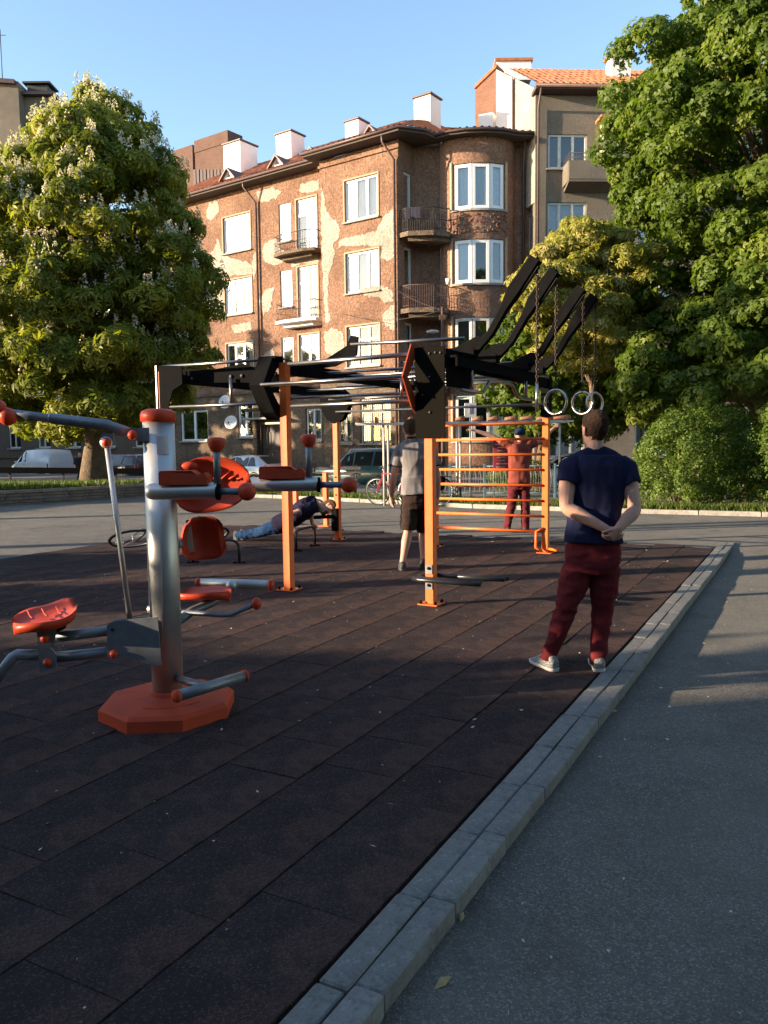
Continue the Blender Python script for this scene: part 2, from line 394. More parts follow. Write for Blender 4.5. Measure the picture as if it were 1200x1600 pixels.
# street and far pavement below the park
FE = V(-.8137, .5813, 0); FN = V(-.5813, -.8137, 0); FK = V(.79, 36.24, 0)      # facade axes and corner
def FP(u, z, out=0): return FK + FE * u + FN * out + V(0, 0, z)
b = MB(); b.quad(FP(-60, -.42, 12), FP(90, -.42, 12), FP(90, -.42, 2.2), FP(-60, -.42, 2.2))
b.build('street', mat('street_asphalt', (.07, .068, .065), .85, var=.2, ns=2, bump=.3, bs=150), kind='structure', label='asphalt street with parked cars in front of the houses')
b = MB(); b.hexa([FP(-60, -.6, 2.2), FP(90, -.6, 2.2), FP(90, -.6, -1), FP(-60, -.6, -1), FP(-60, -.29, 2.2), FP(90, -.29, 2.2), FP(90, -.29, -1), FP(-60, -.29, -1)])
b.build('pavement', M_CONC, kind='structure', label='concrete pavement along the foot of the brown house')
# grass strip behind the square, with its kerb
edge = [(398, 777), (460, 779.5), (530, 783), (600, 786.5), (680, 790.5), (740, 794), (880, 798.5), (1000, 802), (1190, 807), (1330, 811)]
edge = [G(x, y, -.02) for x, y in edge]; back = []
for p in edge:
    q = p.copy(); t = 0
    back.append(None)
def strip_back(p):   # to the street edge along the view
    d = V(p.x, p.y, 0).normalized(); P0 = FK + FN * 12; t = (P0 - V(p.x, p.y, 0)).dot(FN) / d.dot(FN)
    return V(p.x, p.y, 0) + d * max(min(t, 14), 1.5)
b = MB(); vs = []
for p in edge:
    e = strip_back(p)
    for t in (0, .08, .4, 1):
        q = V(p.x, p.y, 0).lerp(e, t); q.z = .03 + .04 * math.sin(t * 3) - .4 * max(0, t - .5) * (1 if t > .9 else 0); vs.append(q)
b.add(vs, [(i * 4 + j, i * 4 + 4 + j, i * 4 + 5 + j, i * 4 + 1 + j) for i in range(len(edge) - 1) for j in range(3)], True)
b.build('grass_strip', M_TURF, kind='structure', label='strip of lawn between the square and the street')
rk = empty('park_kerb', edge[3], 'pale low kerb along the far edge of the square', kind='structure')
for i in range(len(edge) - 1):
    a, c = edge[i], edge[i + 1]; L_ = (c - a).length; k = max(1, round(L_ / 1.0))
    for j in range(k):
        p, q = a.lerp(c, j / k), a.lerp(c, (j + 1) / k); d = (q - p); ln = d.length; d.normalize()
        m_ = MB(); m_.box((0, 0, 0), (ln - .015, .12, .2), bev=.012); me = m_.mesh('kerb_stone'); me.materials.append(M_CONC)
        inst('kerb_stone', me, None, rk, mat4=Matrix.Translation((p + q) / 2 + V(0, 0, -.005 + random.uniform(-.006, .006))) @ Matrix.Rotation(math.atan2(d.y, d.x), 4, 'Z'))
# raised lawn on the left behind a low wall of long stone courses
wl = [G(x, y, -.02) for x, y in ((-160, 806), (-60, 796), (0, 790), (60, 787), (120, 783), (180, 779), (230, 775), (285, 771), (318, 767))]
wall = empty('lawn_wall', wl[3], 'low curved retaining wall of dark brick-like courses below the left lawn', 'wall')
M_WALLST = concrete_mat('wall_stone', (.20, .145, .105), .35); M_CAP = concrete_mat('wall_cap', (.30, .21, .15))
segl = [(wl[i + 1] - wl[i]).length for i in range(len(wl) - 1)]; tot = sum(segl)
def along(d_):
    for i, l_ in enumerate(segl):
        if d_ <= l_ or i == len(segl) - 1: return wl[i].lerp(wl[i + 1], min(1, d_ / l_))
        d_ -= l_
for c in range(5):
    h = .085; z0 = -.05 + c * .09; d0 = -.3 * (c % 2)
    while d0 < tot:
        ln = random.uniform(.5, .72); p, q = along(max(0, d0)), along(min(tot, d0 + ln)); d0 += ln
        d = q - p; L_ = d.length
        if L_ < .05: continue
        d.normalize(); nn = V(-d.y, d.x, 0)
        if nn.y < 0: nn = -nn
        m_ = MB(); m_.box((0, 0, 0), (L_ - .008, .2 if c < 4 else .26, h), bev=.010); me = m_.mesh('stone'); me.materials.append(M_CAP if c == 4 else M_WALLST)
        inst('stone', me, None, wall, mat4=Matrix.Translation((p + q) / 2 + nn * (.1 + random.uniform(-.015, .015)) + V(0, 0, z0 + h / 2)) @ Matrix.Rotation(math.atan2(d.y, d.x), 4, 'Z'))
bk = MB()
for i in range(len(wl) - 1):
    d = (wl[i + 1] - wl[i]).normalized(); nn = V(-d.y, d.x, 0); nn = nn if nn.y > 0 else -nn
    bk.quad(wl[i] + nn * .1, wl[i + 1] + nn * .1, wl[i + 1] + nn * .1 + V(0, 0, .36), wl[i] + nn * .1 + V(0, 0, .36))
bk.build('mortar_core', M_WALLST, wall)
lawnb = []
b = MB(); vs = []
for p in wl:
    d = V(p.x, p.y, 0).normalized(); P0 = FK + FN * 12; t = min(max((P0 - V(p.x, p.y, 0)).dot(FN) / d.dot(FN), 2), 22)
    for t_ in (.16, t * .3, t * .65, t):
        q = V(p.x, p.y, 0) + d * t_; q.z = .37 - .7 * (t_ / t) ** 2 * (t_ / t); vs.append(q)
b.add(vs, [(i * 4 + j, i * 4 + 4 + j, i * 4 + 5 + j, i * 4 + 1 + j) for i in range(len(wl) - 1) for j in range(3)], True)
lawn = b.build('lawn', M_TURF, kind='structure', label='raised lawn on the left under the chestnut tree')
# grass blades
def blades(name, pts, hmin, hmax, m, label):
    pts = np.array(pts); n = len(pts); a = rng.uniform(0, 6.28, n); h = rng.uniform(hmin, hmax, n); wd = .012 + .01 * rng.random(n)
    dx = np.c_[np.cos(a), np.sin(a), np.zeros(n)] * wd[:, None]; lean = np.c_[rng.normal(0, .35, n) * h, rng.normal(0, .35, n) * h, h]
    vs = np.concatenate([pts - dx, pts + dx, pts + lean * .6 + dx * .6, pts + lean], 0)
    i = np.arange(n); q = np.c_[i, i + n, i + 2 * n, i + 3 * n]
    return tag(np_mesh(name, vs, q, m, None, rng.random(n)), label, kind='stuff')
M_BLADE = leaf_mat('grass_blade', [(0, (.045, .075, .012)), (.6, (.085, .135, .02)), (.92, (.16, .17, .035)), (1, (.30, .26, .12))], .4)
def tri_pts(o, n, zoff=0):
    me = o.data; out = []; me.calc_loop_triangles(); tr = list(me.loop_triangles); vv = me.vertices
    wt = np.array([t.area / max(1, (vv[t.vertices[0]].co.y - 8)) for t in tr]); wt /= wt.sum()
    for k in rng.choice(len(tr), n, p=wt):
        a, c, e = [vv[i].co for i in tr[k].vertices]; r1, r2 = math.sqrt(rng.random()), rng.random()
        p = a * (1 - r1) + c * (r1 * (1 - r2)) + e * (r1 * r2); out.append((p.x, p.y, p.z + zoff))
    return out
blades('lawn_grass', tri_pts(lawn, 26000), .06, .2, M_BLADE, 'tall green grass on the raised left lawn')
blades('strip_grass', tri_pts(bpy.data.objects['grass_strip'], 30000), .06, .19, M_BLADE, 'green grass along the strip behind the square')
# ================================================================== buildings
def wall_holes(mb, O, U, N, u0, u1, z0, z1, holes, depth=.2):
    us = sorted(set([u0, u1] + [h[0] for h in holes] + [h[1] for h in holes])); zs = sorted(set([z0, z1] + [h[2] for h in holes] + [h[3] for h in holes]))
    us = [u for u in us if u0 <= u <= u1]; zs = [z for z in zs if z0 <= z <= z1]
    P = lambda u, z, o=0: O + U * u + N * o + V(0, 0, z)
    for a, b in zip(us, us[1:]):
        for c, d in zip(zs, zs[1:]):
            um, zm = (a + b) / 2, (c + d) / 2
            if any(h[0] < um < h[1] and h[2] < zm < h[3] for h in holes): continue
            mb.quad(P(a, c), P(b, c), P(b, d), P(a, d))
    for a, b, c, d in holes:
        mb.quad(P(a, c), P(a, d), P(a, d, -depth), P(a, c, -depth)); mb.quad(P(b, c), P(b, d), P(b, d, -depth), P(b, c, -depth))
        mb.quad(P(a, c), P(b, c), P(b, c, -depth), P(a, c, -depth)); mb.quad(P(a, d), P(b, d), P(b, d, -depth), P(a, d, -depth))
def window(par, O, U, N, u0, u1, z0, z1, splits=(.333, .667), cur='white', fm=None, trans=0, sill=True, inset=.10, fw=.07, cov=1.0, surround=None):
    """frame mesh (part) with panes and curtain as sub-parts"""
    fm = fm or M_WHITE; ax = (U, N, V(0, 0, 1)); P = lambda u, z, o=0: O + U * u + N * (o - inset) + V(0, 0, z)
    b = MB(); W = u1 - u0; Hh = z1 - z0
    b.box(P((u0 + u1) / 2, z0 + fw / 2), (W, .07, fw), ax); b.box(P((u0 + u1) / 2, z1 - fw / 2), (W, .07, fw), ax)
    b.box(P(u0 + fw / 2, (z0 + z1) / 2), (fw, .068, Hh - 2 * fw), ax); b.box(P(u1 - fw / 2, (z0 + z1) / 2), (fw, .068, Hh - 2 * fw), ax)
    cuts = [u0 + fw] + [u0 + W * s for s in splits] + [u1 - fw]
    for s in splits: b.box(P(u0 + W * s, (z0 + z1) / 2), (fw * 1.25, .075, Hh - 2 * fw), ax)
    zc = z0 + Hh * (1 - trans) if trans else None
    if trans: b.box(P((u0 + u1) / 2, zc), (W - 2 * fw, .078, fw * .9), ax)
    o = b.build('window', fm, par)
    for i in range(len(cuts) - 1):
        a = cuts[i] + (fw * .62 if i else 0); c = cuts[i + 1] - (fw * .62 if i < len(cuts) - 2 else 0)
        for (za, zb) in ([(z0 + fw, zc - fw * .45), (zc + fw * .45, z1 - fw)] if trans else [(z0 + fw, z1 - fw)]):
            sx = MB(); t = .028
            for q in ((a, za, c, za + t), (a, zb - t, c, zb), (a, za + t, a + t, zb - t), (c - t, za + t, c, zb - t)):
                sx.box(P((q[0] + q[2]) / 2, (q[1] + q[3]) / 2, .006), (q[2] - q[0], .05, q[3] - q[1]), ax)
            sx.build('sash', fm, o)
            g = MB(); g.quad(P(a, za, -.01), P(c, za, -.01), P(c, zb, -.01), P(a, zb, -.01)); g.build('pane', M_GLASS, o)
    if cur:
        g = MB(); m_ = M_CURTAIN if cur == 'white' else M_LACE; k = int(W / .045); vs = []
        zlo = z0 + .03 + (1 - cov) * Hh
        for i in range(k + 1):
            uu = u0 + .04 + (W - .08) * i / k; off = -.11 + .022 * math.sin(i * 1.9) + .012 * math.sin(i * .7)
            vs += [P(uu, zlo, off), P(uu, z1 - .03, off)]
        if cur == 'half':
            fs = [(2 * i, 2 * i + 2, 2 * i + 3, 2 * i + 1) for i in range(k) if i < k * .3 or i > k * .72]
        else: fs = [(2 * i, 2 * i + 2, 2 * i + 3, 2 * i + 1) for i in range(k)]
        g.add(vs, fs, True); g.build('curtain', m_, o)
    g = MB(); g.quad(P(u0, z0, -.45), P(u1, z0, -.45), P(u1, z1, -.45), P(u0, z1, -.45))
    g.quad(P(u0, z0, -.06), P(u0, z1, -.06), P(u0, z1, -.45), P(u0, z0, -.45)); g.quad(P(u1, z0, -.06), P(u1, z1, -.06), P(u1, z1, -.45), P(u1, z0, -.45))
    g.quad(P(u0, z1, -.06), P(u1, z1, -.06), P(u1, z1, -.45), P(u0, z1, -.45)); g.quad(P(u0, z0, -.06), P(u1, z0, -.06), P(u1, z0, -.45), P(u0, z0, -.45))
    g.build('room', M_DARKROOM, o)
    if sill:
        g = MB(); g.box(P((u0 + u1) / 2, z0 - .05, inset - .01), (W + .2, .28, .07), ax, .01); g.build('sill', M_CONC, o)
    if surround:
        g = MB(); t = .075
        for q in ((u0 - t, z1, u1 + t, z1 + t), (u0 - t, z0, u0, z1), (u1, z0, u1 + t, z1)):
            g.box(P((q[0] + q[2]) / 2, (q[1] + q[3]) / 2, inset + .012), (q[2] - q[0], .05, q[3] - q[1]), ax)
        g.build('surround', surround, o)
    return o
def railing(par, pts, z, h, m, step=.11, belly=.06, name='railing'):
    b = MB(); pts = [V(p.x, p.y, z) for p in pts]
    for zz, r in ((h, .022), (.12, .014), (h * .5, .010)): b.tube([p + V(0, 0, zz) for p in pts], r, 6)
    for a, c in zip(pts, pts[1:]):
        L_ = (c - a).length; k = max(1, int(L_ / step)); d = (c - a).normalized(); nn = V(d.y, -d.x, 0)
        if nn.y > 0: nn = -nn
        for i in range(k + 1):
            p = a.lerp(c, i / k)
            b.tube([p, p + V(0, 0, .18 * h) + nn * belly, p + V(0, 0, .45 * h) + nn * belly * .8, p + V(0, 0, .7 * h), p + V(0, 0, h)], .009, 4, False)
    return b.build(name, m, par)
M_BROWN = stucco_mat('brown_pebbledash', (.285, .162, .106), (.17, .098, .068), (.36, .215, .147), bs=11)
M_GREYST = stucco_mat('grey_render', (.26, .22, .175), (.19, .16, .13), (.31, .26, .205), bs=40, stain=.3)
M_PATCH = stucco_mat('bare_undercoat', (.47, .405, .325), (.34, .285, .225), (.54, .475, .40), bs=14, stain=.35)
M_LOWER = stucco_mat('dark_plaster', (.20, .145, .10), (.115, .083, .06), (.25, .185, .13), bs=12, stain=.6)  # plaster in a darker brown than the upper walls
M_BRICK = brick_mat('old_brick', (.24, .085, .045), (.17, .065, .038), (.19, .14, .105)); M_DBRICK = brick_mat('dark_brick', (.12, .075, .05), (.09, .06, .042), (.11, .09, .07))
M_TRIM = mat('ochre_trim', (.36, .25, .155), .85, var=.2, ns=4, dirt=.2)
bld = empty('apartment_house', FP(2, -.3), 'four-storey brown pebble-dashed house with peeling plaster and a rounded corner bay', 'building')
Z = lambda k: 3.3 * k
FL = {1: (1.6, 3.62), 2: (5.1, 6.95), 3: (8.47, 10.28), 4: (11.7, 13.55)}
# right projecting section
rightH = [(1.10, 2.98, *FL[k]) for k in (2, 3, 4)] + [(.52, 2.26, 1.55, 3.58), (2.75, 3.6, 1.55, 3.4)]
b = MB(); wall_holes(b, FK, FE, FN, -.02, 4.45, 4.3, 14.75, rightH[:3], .2); b.quad(FP(4.45, -.3), FP(4.45, 14.75), FP(4.45, 14.75, -.8), FP(4.45, -.3, -.8))
b.build('wall', M_BROWN, bld, label='sunlit brown pebble-dash wall with bare patches')
b = MB(); wall_holes(b, FK, FE, FN, -.02, 4.45, -.3, 4.3, rightH[3:], .2); b.build('wall', M_LOWER, bld, label='darker ground floor wall')
b = MB(); b.box(FP(2.2, 4.3, .04), (4.7, .16, .22), (FE, FN, V(0, 0, 1))); b.build('cornice', M_LOWER, bld); b = MB(); b.box(FP(2.2, 14.45, .03), (4.6, .12, .12), (FE, FN, V(0, 0, 1))); b.build('cornice', M_BROWN, bld)
for k, cu in ((4, 'white'), (3, 'white'), (2, None)):
    window(bld, FK, FE, FN, 1.10, 2.98, *FL[k], cur=cu, trans=.34 if k == 2 else 0, fm=M_OLDWHITE if k == 2 else M_WHITE, surround=M_TRIM, cov=1 if k != 4 else .98)
for (a, c, z0, z1) in rightH[3:]:
    o = window(bld, FK, FE, FN, a, c, z0, z1, splits=(.5,) if c - a < 1.2 else (.34, .66), cur='lace', fm=M_OLDWHITE, trans=.3)
    g = MB()
    for i in range(int((c - a) / .11) + 1): g.tube([FP(a + i * .11, z0, .05), FP(a + i * .11, z1 + .03, .05)], .009, 4)
    for zz in (z0 + .1, (z0 + z1) / 2, z1 - .1): g.tube([FP(a - .04, zz, .05), FP(c + .04, zz, .05)], .010, 4)
    g.build('window_grille', M_IRON, bld)
# left recessed section
LK = FK - FN * .8
LP = lambda u, z, out=0: FP(u, z, out - .8)
lh = []
for k in (2, 3, 4): lh += [(9.85, 11.85, *FL[k]), (7.05, 7.85, *FL[k]), (14.05, 15.6, *FL[k])]
lh += [(5.35, 6.65, 11.02, 13.55), (5.35, 6.65, 7.72, 10.3), (5.35, 6.65, 5.0, 6.98)]
lg = [(10.0, 11.12, 1.95, 3.74), (13.5, 15.75, 1.8, 3.5), (5.3, 6.3, 1.7, 3.3), (7.96, 9.56, -.28, 2.7)]
b = MB(); wall_holes(b, LK, FE, FN, 4.45, 17, 4.3, 14.9, lh, .2); b.build('wall', M_BROWN, bld)
b = MB(); wall_holes(b, LK, FE, FN, 4.45, 17, -.3, 4.3, lg, .25); b.build('wall', M_LOWER, bld, label='darker plaster wall beside the entrance')
b = MB(); b.box(LP(10.7, 4.3, .03), (12.4, .14, .16), (FE, FN, V(0, 0, 1))); b.build('cornice', M_LOWER, bld)
for i, h in enumerate(lh):
    wide = h[1] - h[0]
    window(bld, LK, FE, FN, *h, splits=(.36, .68) if wide > 1.8 else ((.5,) if wide > 1.2 else ()), cur=['white', 'white', 'lace', 'half'][(i * 7 + i // 3) % 4] if h[2] > 6 else None,
           trans=.3 if i >= 9 else 0, surround=M_TRIM if wide > .9 else None, sill=h[3] - h[2] < 2.2, fw=.06)
for h in lg[:3]:
    window(bld, LK, FE, FN, *h, splits=(.5,), cur='lace', surround=None)
for uu in (5.3,):
    g = MB()
    for i in range(10): g.tube([LP(5.3 + i * .11, 1.7, .05), LP(5.3 + i * .11, 3.3, .05)], .009, 4)
    g.build('window_grille', M_IRON, bld)
for uu in (7.8, 9.72):                                         # stucco blocks of the entrance, door, canopy
    for j in range(6): b = MB(); b.box(LP(uu, .1 + j * .5, .09), (.3, .2, .46), (FE, FN, V(0, 0, 1)), .02); b.build('door_stone', M_LOWER, bld)
b = MB(); b.box(LP(8.76, 1.15, -.2), (1.55, .06, 2.9), (FE, FN, V(0, 0, 1)))
for a in (-.4, .4):
    for zz in (.55, 1.75): b.box(LP(8.76 + a, zz, -.155), (.55, .04, .9), (FE, FN, V(0, 0, 1)), .01)
d = b.build('entrance_door', mat('dark_door', (.05, .032, .022), .6, var=.3), bld)
b = MB(); b.box(LP(8.76, 1.0, -.12), (.03, .05, .22), (FE, FN, V(0, 0, 1)), .008); b.build('handle', M_CHROME, d)
b = MB(); b.box(LP(8.76, 2.88, .35), (2.6, .9, .1), (FE, FN, V(0, 0, 1)), .02); b.build('door_canopy', M_CONC, bld)
# small balconies of the left section
for zz, rail in ((10.78, M_IRON), (7.5, M_RUSTIRON)):
    b = MB(); b.prism([LP(4.85, zz), LP(7.62, zz), LP(7.55, zz, .75), LP(6.9, zz, .95), LP(5.5, zz, .95), LP(4.9, zz, .75)], (0, 0, .14))
    b.prism([LP(5.1, zz - .16), LP(7.4, zz - .16), LP(7.2, zz - .16, .5), LP(5.3, zz - .16, .5)], (0, 0, .16))
    o = b.build('balcony', M_LOWER if zz > 9 else M_CHIM, bld)
    railing(o, [LP(7.55, 0, .03), LP(7.5, 0, .7), LP(6.9, 0, .9), LP(5.5, 0, .9), LP(4.95, 0, .7), LP(4.92, 0, .03)], zz + .14, .85, rail)
# flaked plaster patches, a centimetre proud of the pebble-dash
def patch(pts, rec, name='plaster_patch'):
    P0 = FK - FN * rec; q = [hit(x, y, P0, FN) + FN * .012 for x, y in pts]; out = []
    for i in range(len(q)):
        a, c = q[i], q[(i + 1) % len(q)]; k = max(2, int((c - a).length / .12))
        for j in range(k):
            p = a.lerp(c, j / k); out.append(p + FE * random.gauss(0, .035) + V(0, 0, random.gauss(0, .035)))
    m_ = MB(); m_.prism(out, -FN * .02); return m_.build(name, M_PATCH, bld)
patch([(503, 288), (508, 318), (515, 338), (530, 350), (530, 372), (520, 380), (524, 400), (514, 428), (512, 470), (517, 500), (510, 505), (506, 470), (504, 420), (502, 380), (501, 330)], 0)
patch([(530, 374), (560, 368), (590, 360), (600, 340), (614, 325), (618, 360), (618, 402), (606, 408), (595, 402), (598, 384), (575, 384), (540, 384), (528, 388)], 0)
patch([(614, 475), (620, 472), (622, 518), (610, 515), (597, 502), (600, 488)], 0)
patch([(470, 288), (498, 280), (499, 296), (480, 302), (468, 298)], .8)
patch([(414, 380), (424, 374), (432, 372), (440, 392), (452, 398), (450, 408), (430, 414), (414, 410), (410, 395)], .8)
patch([(318, 400), (334, 392), (340, 368), (346, 392), (358, 402), (380, 408), (392, 412), (394, 428), (352, 432), (350, 480), (330, 500), (318, 470), (312, 430)], .8)
patch([(396, 440), (402, 420), (402, 400), (398, 392), (394, 412)], .8)
patch([(362, 508), (392, 502), (394, 516), (366, 520)], .8)
patch([(404, 470), (416, 452), (428, 450), (424, 480), (412, 492)], .8)
patch([(560, 452), (596, 446), (612, 452), (616, 470), (600, 474), (590, 462), (570, 464)], 0)
patch([(506, 520), (520, 512), (536, 520), (540, 548), (528, 556), (510, 552)], 0)
patch([(400, 300), (426, 292), (440, 300), (430, 312), (408, 316)], .8)
patch([(452, 400), (470, 396), (496, 400), (498, 414), (470, 412), (456, 418)], .8)
patch([(326, 318), (340, 312), (342, 330), (330, 345), (322, 338)], .8)
patch([(405, 560), (425, 545), (434, 560), (430, 590), (412, 600)], .8)
# eaves, gutter and tiled roof following the plan, round the corner bay
BC = V(4.37, 37.2, 0)
def bayp(t, k=1.0, z=0): return V(BC.x - 1.65 * k * math.cos(t), BC.y - 1.1 * k * math.sin(t), z)
RA = FK - FN * 1.3                                  # back of the loggia side wall
plan = [LP(17, 0, .75), LP(4.9, 0, .75), FP(4.9, 0, .75), FP(-.55, 0, .75), V(1.9, 35.55, 0)] + [bayp(R(a), 1.42) for a in (35, 55, 75, 95, 115, 135)] + [V(6.74, 36.2, 0)]
plan[4] = V(2.0, 35.75, 0)
ridge = [LP(17, 0, -4.6), LP(6, 0, -4.6), LP(4, 0, -4.6), LP(0, 0, -4.6)] + [V(4.0 + i * .35, 41.6, 0) for i in range(7)] + [V(6.74, 41.8, 0)]
zE, zR = 14.92, 17.85
b = MB()
inner = [LP(17, 0, -.1), LP(4.4, 0, -.1), FP(4.4, 0, -.1), FP(0, 0, -.1), V(1.6, 37.4, 0)] + [bayp(R(a), .95) for a in (35, 55, 75, 95, 115, 135)] + [V(6.74, 37.3, 0)]
for i in range(len(plan) - 1):
    a, c, d, e = plan[i], plan[i + 1], inner[i + 1], inner[i]; h = V(0, 0, zE - .12)
    b.quad(a + h, c + h, d + h, e + h)
    h2 = V(0, 0, zE + .08); b.quad(a + h, c + h, c + h2, a + h2)
b.build('soffit', M_SOFFIT, bld)
b = MB(); gp = [p + V(0, 0, zE + .02) for p in plan]
out = [(p + (p - q).normalized() * .07 if (p - q).length > .01 else p) for p, q in zip(gp, [V(p.x, p.y, zE + .02) for p in inner])]
b.tube(out, .065, 8); b.build('gutter', M_PIPE, bld)
# roof sheet with rolled tiles
b = MB(); vs = []; fs = []; cols = []
for i in range(len(plan) - 1):
    k = max(2, int((plan[i + 1] - plan[i]).length / .075))
    for j in range(k): cols.append((plan[i].lerp(plan[i + 1], j / k), ridge[i].lerp(ridge[i + 1], j / k)))
cols.append((plan[-1], ridge[-1])); RN = 16
for ci, (p, r) in enumerate(cols):
    bumpz = .045 * math.cos(ci * math.pi / 2.0)
    for j in range(RN):
        t = j / (RN - 1); st = .02 * (1 - (j % 2)); q = p.lerp(r, t); vs.append(V(q.x, q.y, zE + .1 + ((zR if q.x < 1.2 else zR - min(1.1, (q.x - 1.2) * .6)) - zE) * t + bumpz + st + random.gauss(0, .008)))
fs = [(c * RN + j, (c + 1) * RN + j, (c + 1) * RN + j + 1, c * RN + j + 1) for c in range(len(cols) - 1) for j in range(RN - 1)]
b.add(vs, fs, False); rf = b.build('roof', M_TILE, bld)
def chimney(x0, x1, ytop, ybase, rec, par=None, m=None, cap=True):
    P0 = FK - FN * rec; a = hit(x0, ytop, P0, FN); c = hit(x1, ytop, P0, FN); w_ = abs((c - a).dot(FE)); mid = (a + c) / 2
    zb = hit((x0 + x1) / 2, ybase, P0, FN).z - .8; w_ *= .72; dp = w_ * 1.0
    g = MB(); g.box(V(mid.x, mid.y, (mid.z + zb) / 2), (w_, dp, mid.z - zb), (FE, FN, V(0, 0, 1)), .02); o = g.build('chimney', m or M_CHIM, rf)
    if cap:
        g = MB(); g.box(V(mid.x, mid.y, mid.z + .05), (w_ + .14, dp + .14, .09), (FE, FN, V(0, 0, 1)), .02); g.build('chimney_cap', M_PIPE, rf)
chimney(357, 394, 229, 268, 3.3); chimney(437, 470, 213, 252, 3.6); chimney(543, 572, 193, 225, 3.4); chimney(650, 686, 156, 200, 2.6)
def dormer(x, ytop, wpx, rec):
    P0 = FK - FN * rec; t = hit(x, ytop, P0, FN); hw = wpx / 1250 * t.y * .62; hh = hw * 1.05
    A_, B_ = t - FE * hw - V(0, 0, hh), t + FE * hw - V(0, 0, hh); g = MB(); g.prism([A_, B_, t - V(0, 0, .1)], -FN * .1); g.build('dormer', M_CHIM, rf)
    g = MB(); bk = -FN * 2.2
    for P_ in (A_, B_):
        o_ = (P_ - t) * .12; f_ = FN * .18
        g.prism([t + f_, P_ + o_ + f_, P_ + o_ + f_ + V(0, 0, -.06), t + f_ + V(0, 0, -.09)], bk)
    g.build('dormer_roof', M_PIPE, rf)
    g = MB(); g.prism([t - V(0, 0, hh * .9) - FE * hw * .35, t - V(0, 0, hh * .9) + FE * hw * .35, t - V(0, 0, hh * .45)], FN * .02); g.build('dormer_vent', M_DARKROOM, rf)
dormer(357, 262, 24, .6); dormer(433, 242, 24, .6); dormer(487, 230, 16, .6); dormer(580, 196, 40, .0)
def downpipe(pts, r=.055): b = MB(); b.tube(pts, r, 8); b.build('downpipe', M_PIPE, bld)
downpipe([FP(.35, 14.85, .7), FP(.35, 14.55, .68), FP(.12, 13.9, .12), FP(.12, -.2, .12)])
downpipe([LP(9.6, 14.85, .7), LP(9.6, 14.6, .68), LP(9.3, 13.9, .12), LP(9.3, 0, .12)])
downpipe([V(6.45, 36.6, 14.8), V(6.45, 37.05, 13.8), V(6.45, 37.08, 0)], .06)
# loggia side and back wall, bay
b = MB(); wall_holes(b, FK, -FN, V(FE) * -1, 0, 1.3, -.3, 14.85, [(.45, 1.05, FL[k][0], FL[k][1]) for k in (2, 3, 4)], .15); b.build('wall', M_BROWN, bld)
for k in (2, 3, 4): window(bld, FK, -FN, V(FE) * -1, .45, 1.05, *FL[k], splits=(), cur='lace', fm=M_OLDWHITE, sill=False)
b = MB(); wall_holes(b, RA, V(1, 0, 0), V(0, -1, 0), 0, 1.18, -.3, 14.85, [], .1); b.build('wall', M_BROWN, bld); b = MB(); b.quad((5.99, 37.2, -.3), (6.76, 37.2, -.3), (6.76, 37.2, 14.85), (5.99, 37.2, 14.85))
b.build('wall', M_BROWN, bld)
NB = 36; bh = [(12, 24)]
b = MB(); ts = [math.pi * i / NB for i in range(NB + 1)]; T0, T1 = ts[9], ts[27]
zsB = [-.3, 1.6, 3.6, 5.1, 7.05, 8.55, 10.45, 11.75, 13.7, 14.85]
for i in range(NB):
    for a, c in zip(zsB, zsB[1:]):
        if 9 <= i < 27 and a in (1.6, 5.1, 8.55, 11.75): continue
        p, q = bayp(ts[i]), bayp(ts[i + 1]); b.quad(p + V(0, 0, a), q + V(0, 0, a), q + V(0, 0, c), p + V(0, 0, c))
for a, c in zip(zsB, zsB[1:]):
    if a in (1.6, 5.1, 8.55, 11.75):
        for t in (T0, T1):
            p, q = bayp(t), bayp(t, .86); b.quad(p + V(0, 0, a), q + V(0, 0, a), q + V(0, 0, c), p + V(0, 0, c))
        for i in range(9, 27):
            for zz in (a, c):
                p, q, r_, s_ = bayp(ts[i]), bayp(ts[i + 1]), bayp(ts[i + 1], .86), bayp(ts[i], .86); b.quad(*[k_ + V(0, 0, zz) for k_ in (p, q, r_, s_)])
b.build('wall', M_BROWN, bld, label='rounded bay wall of brown pebble-dash')
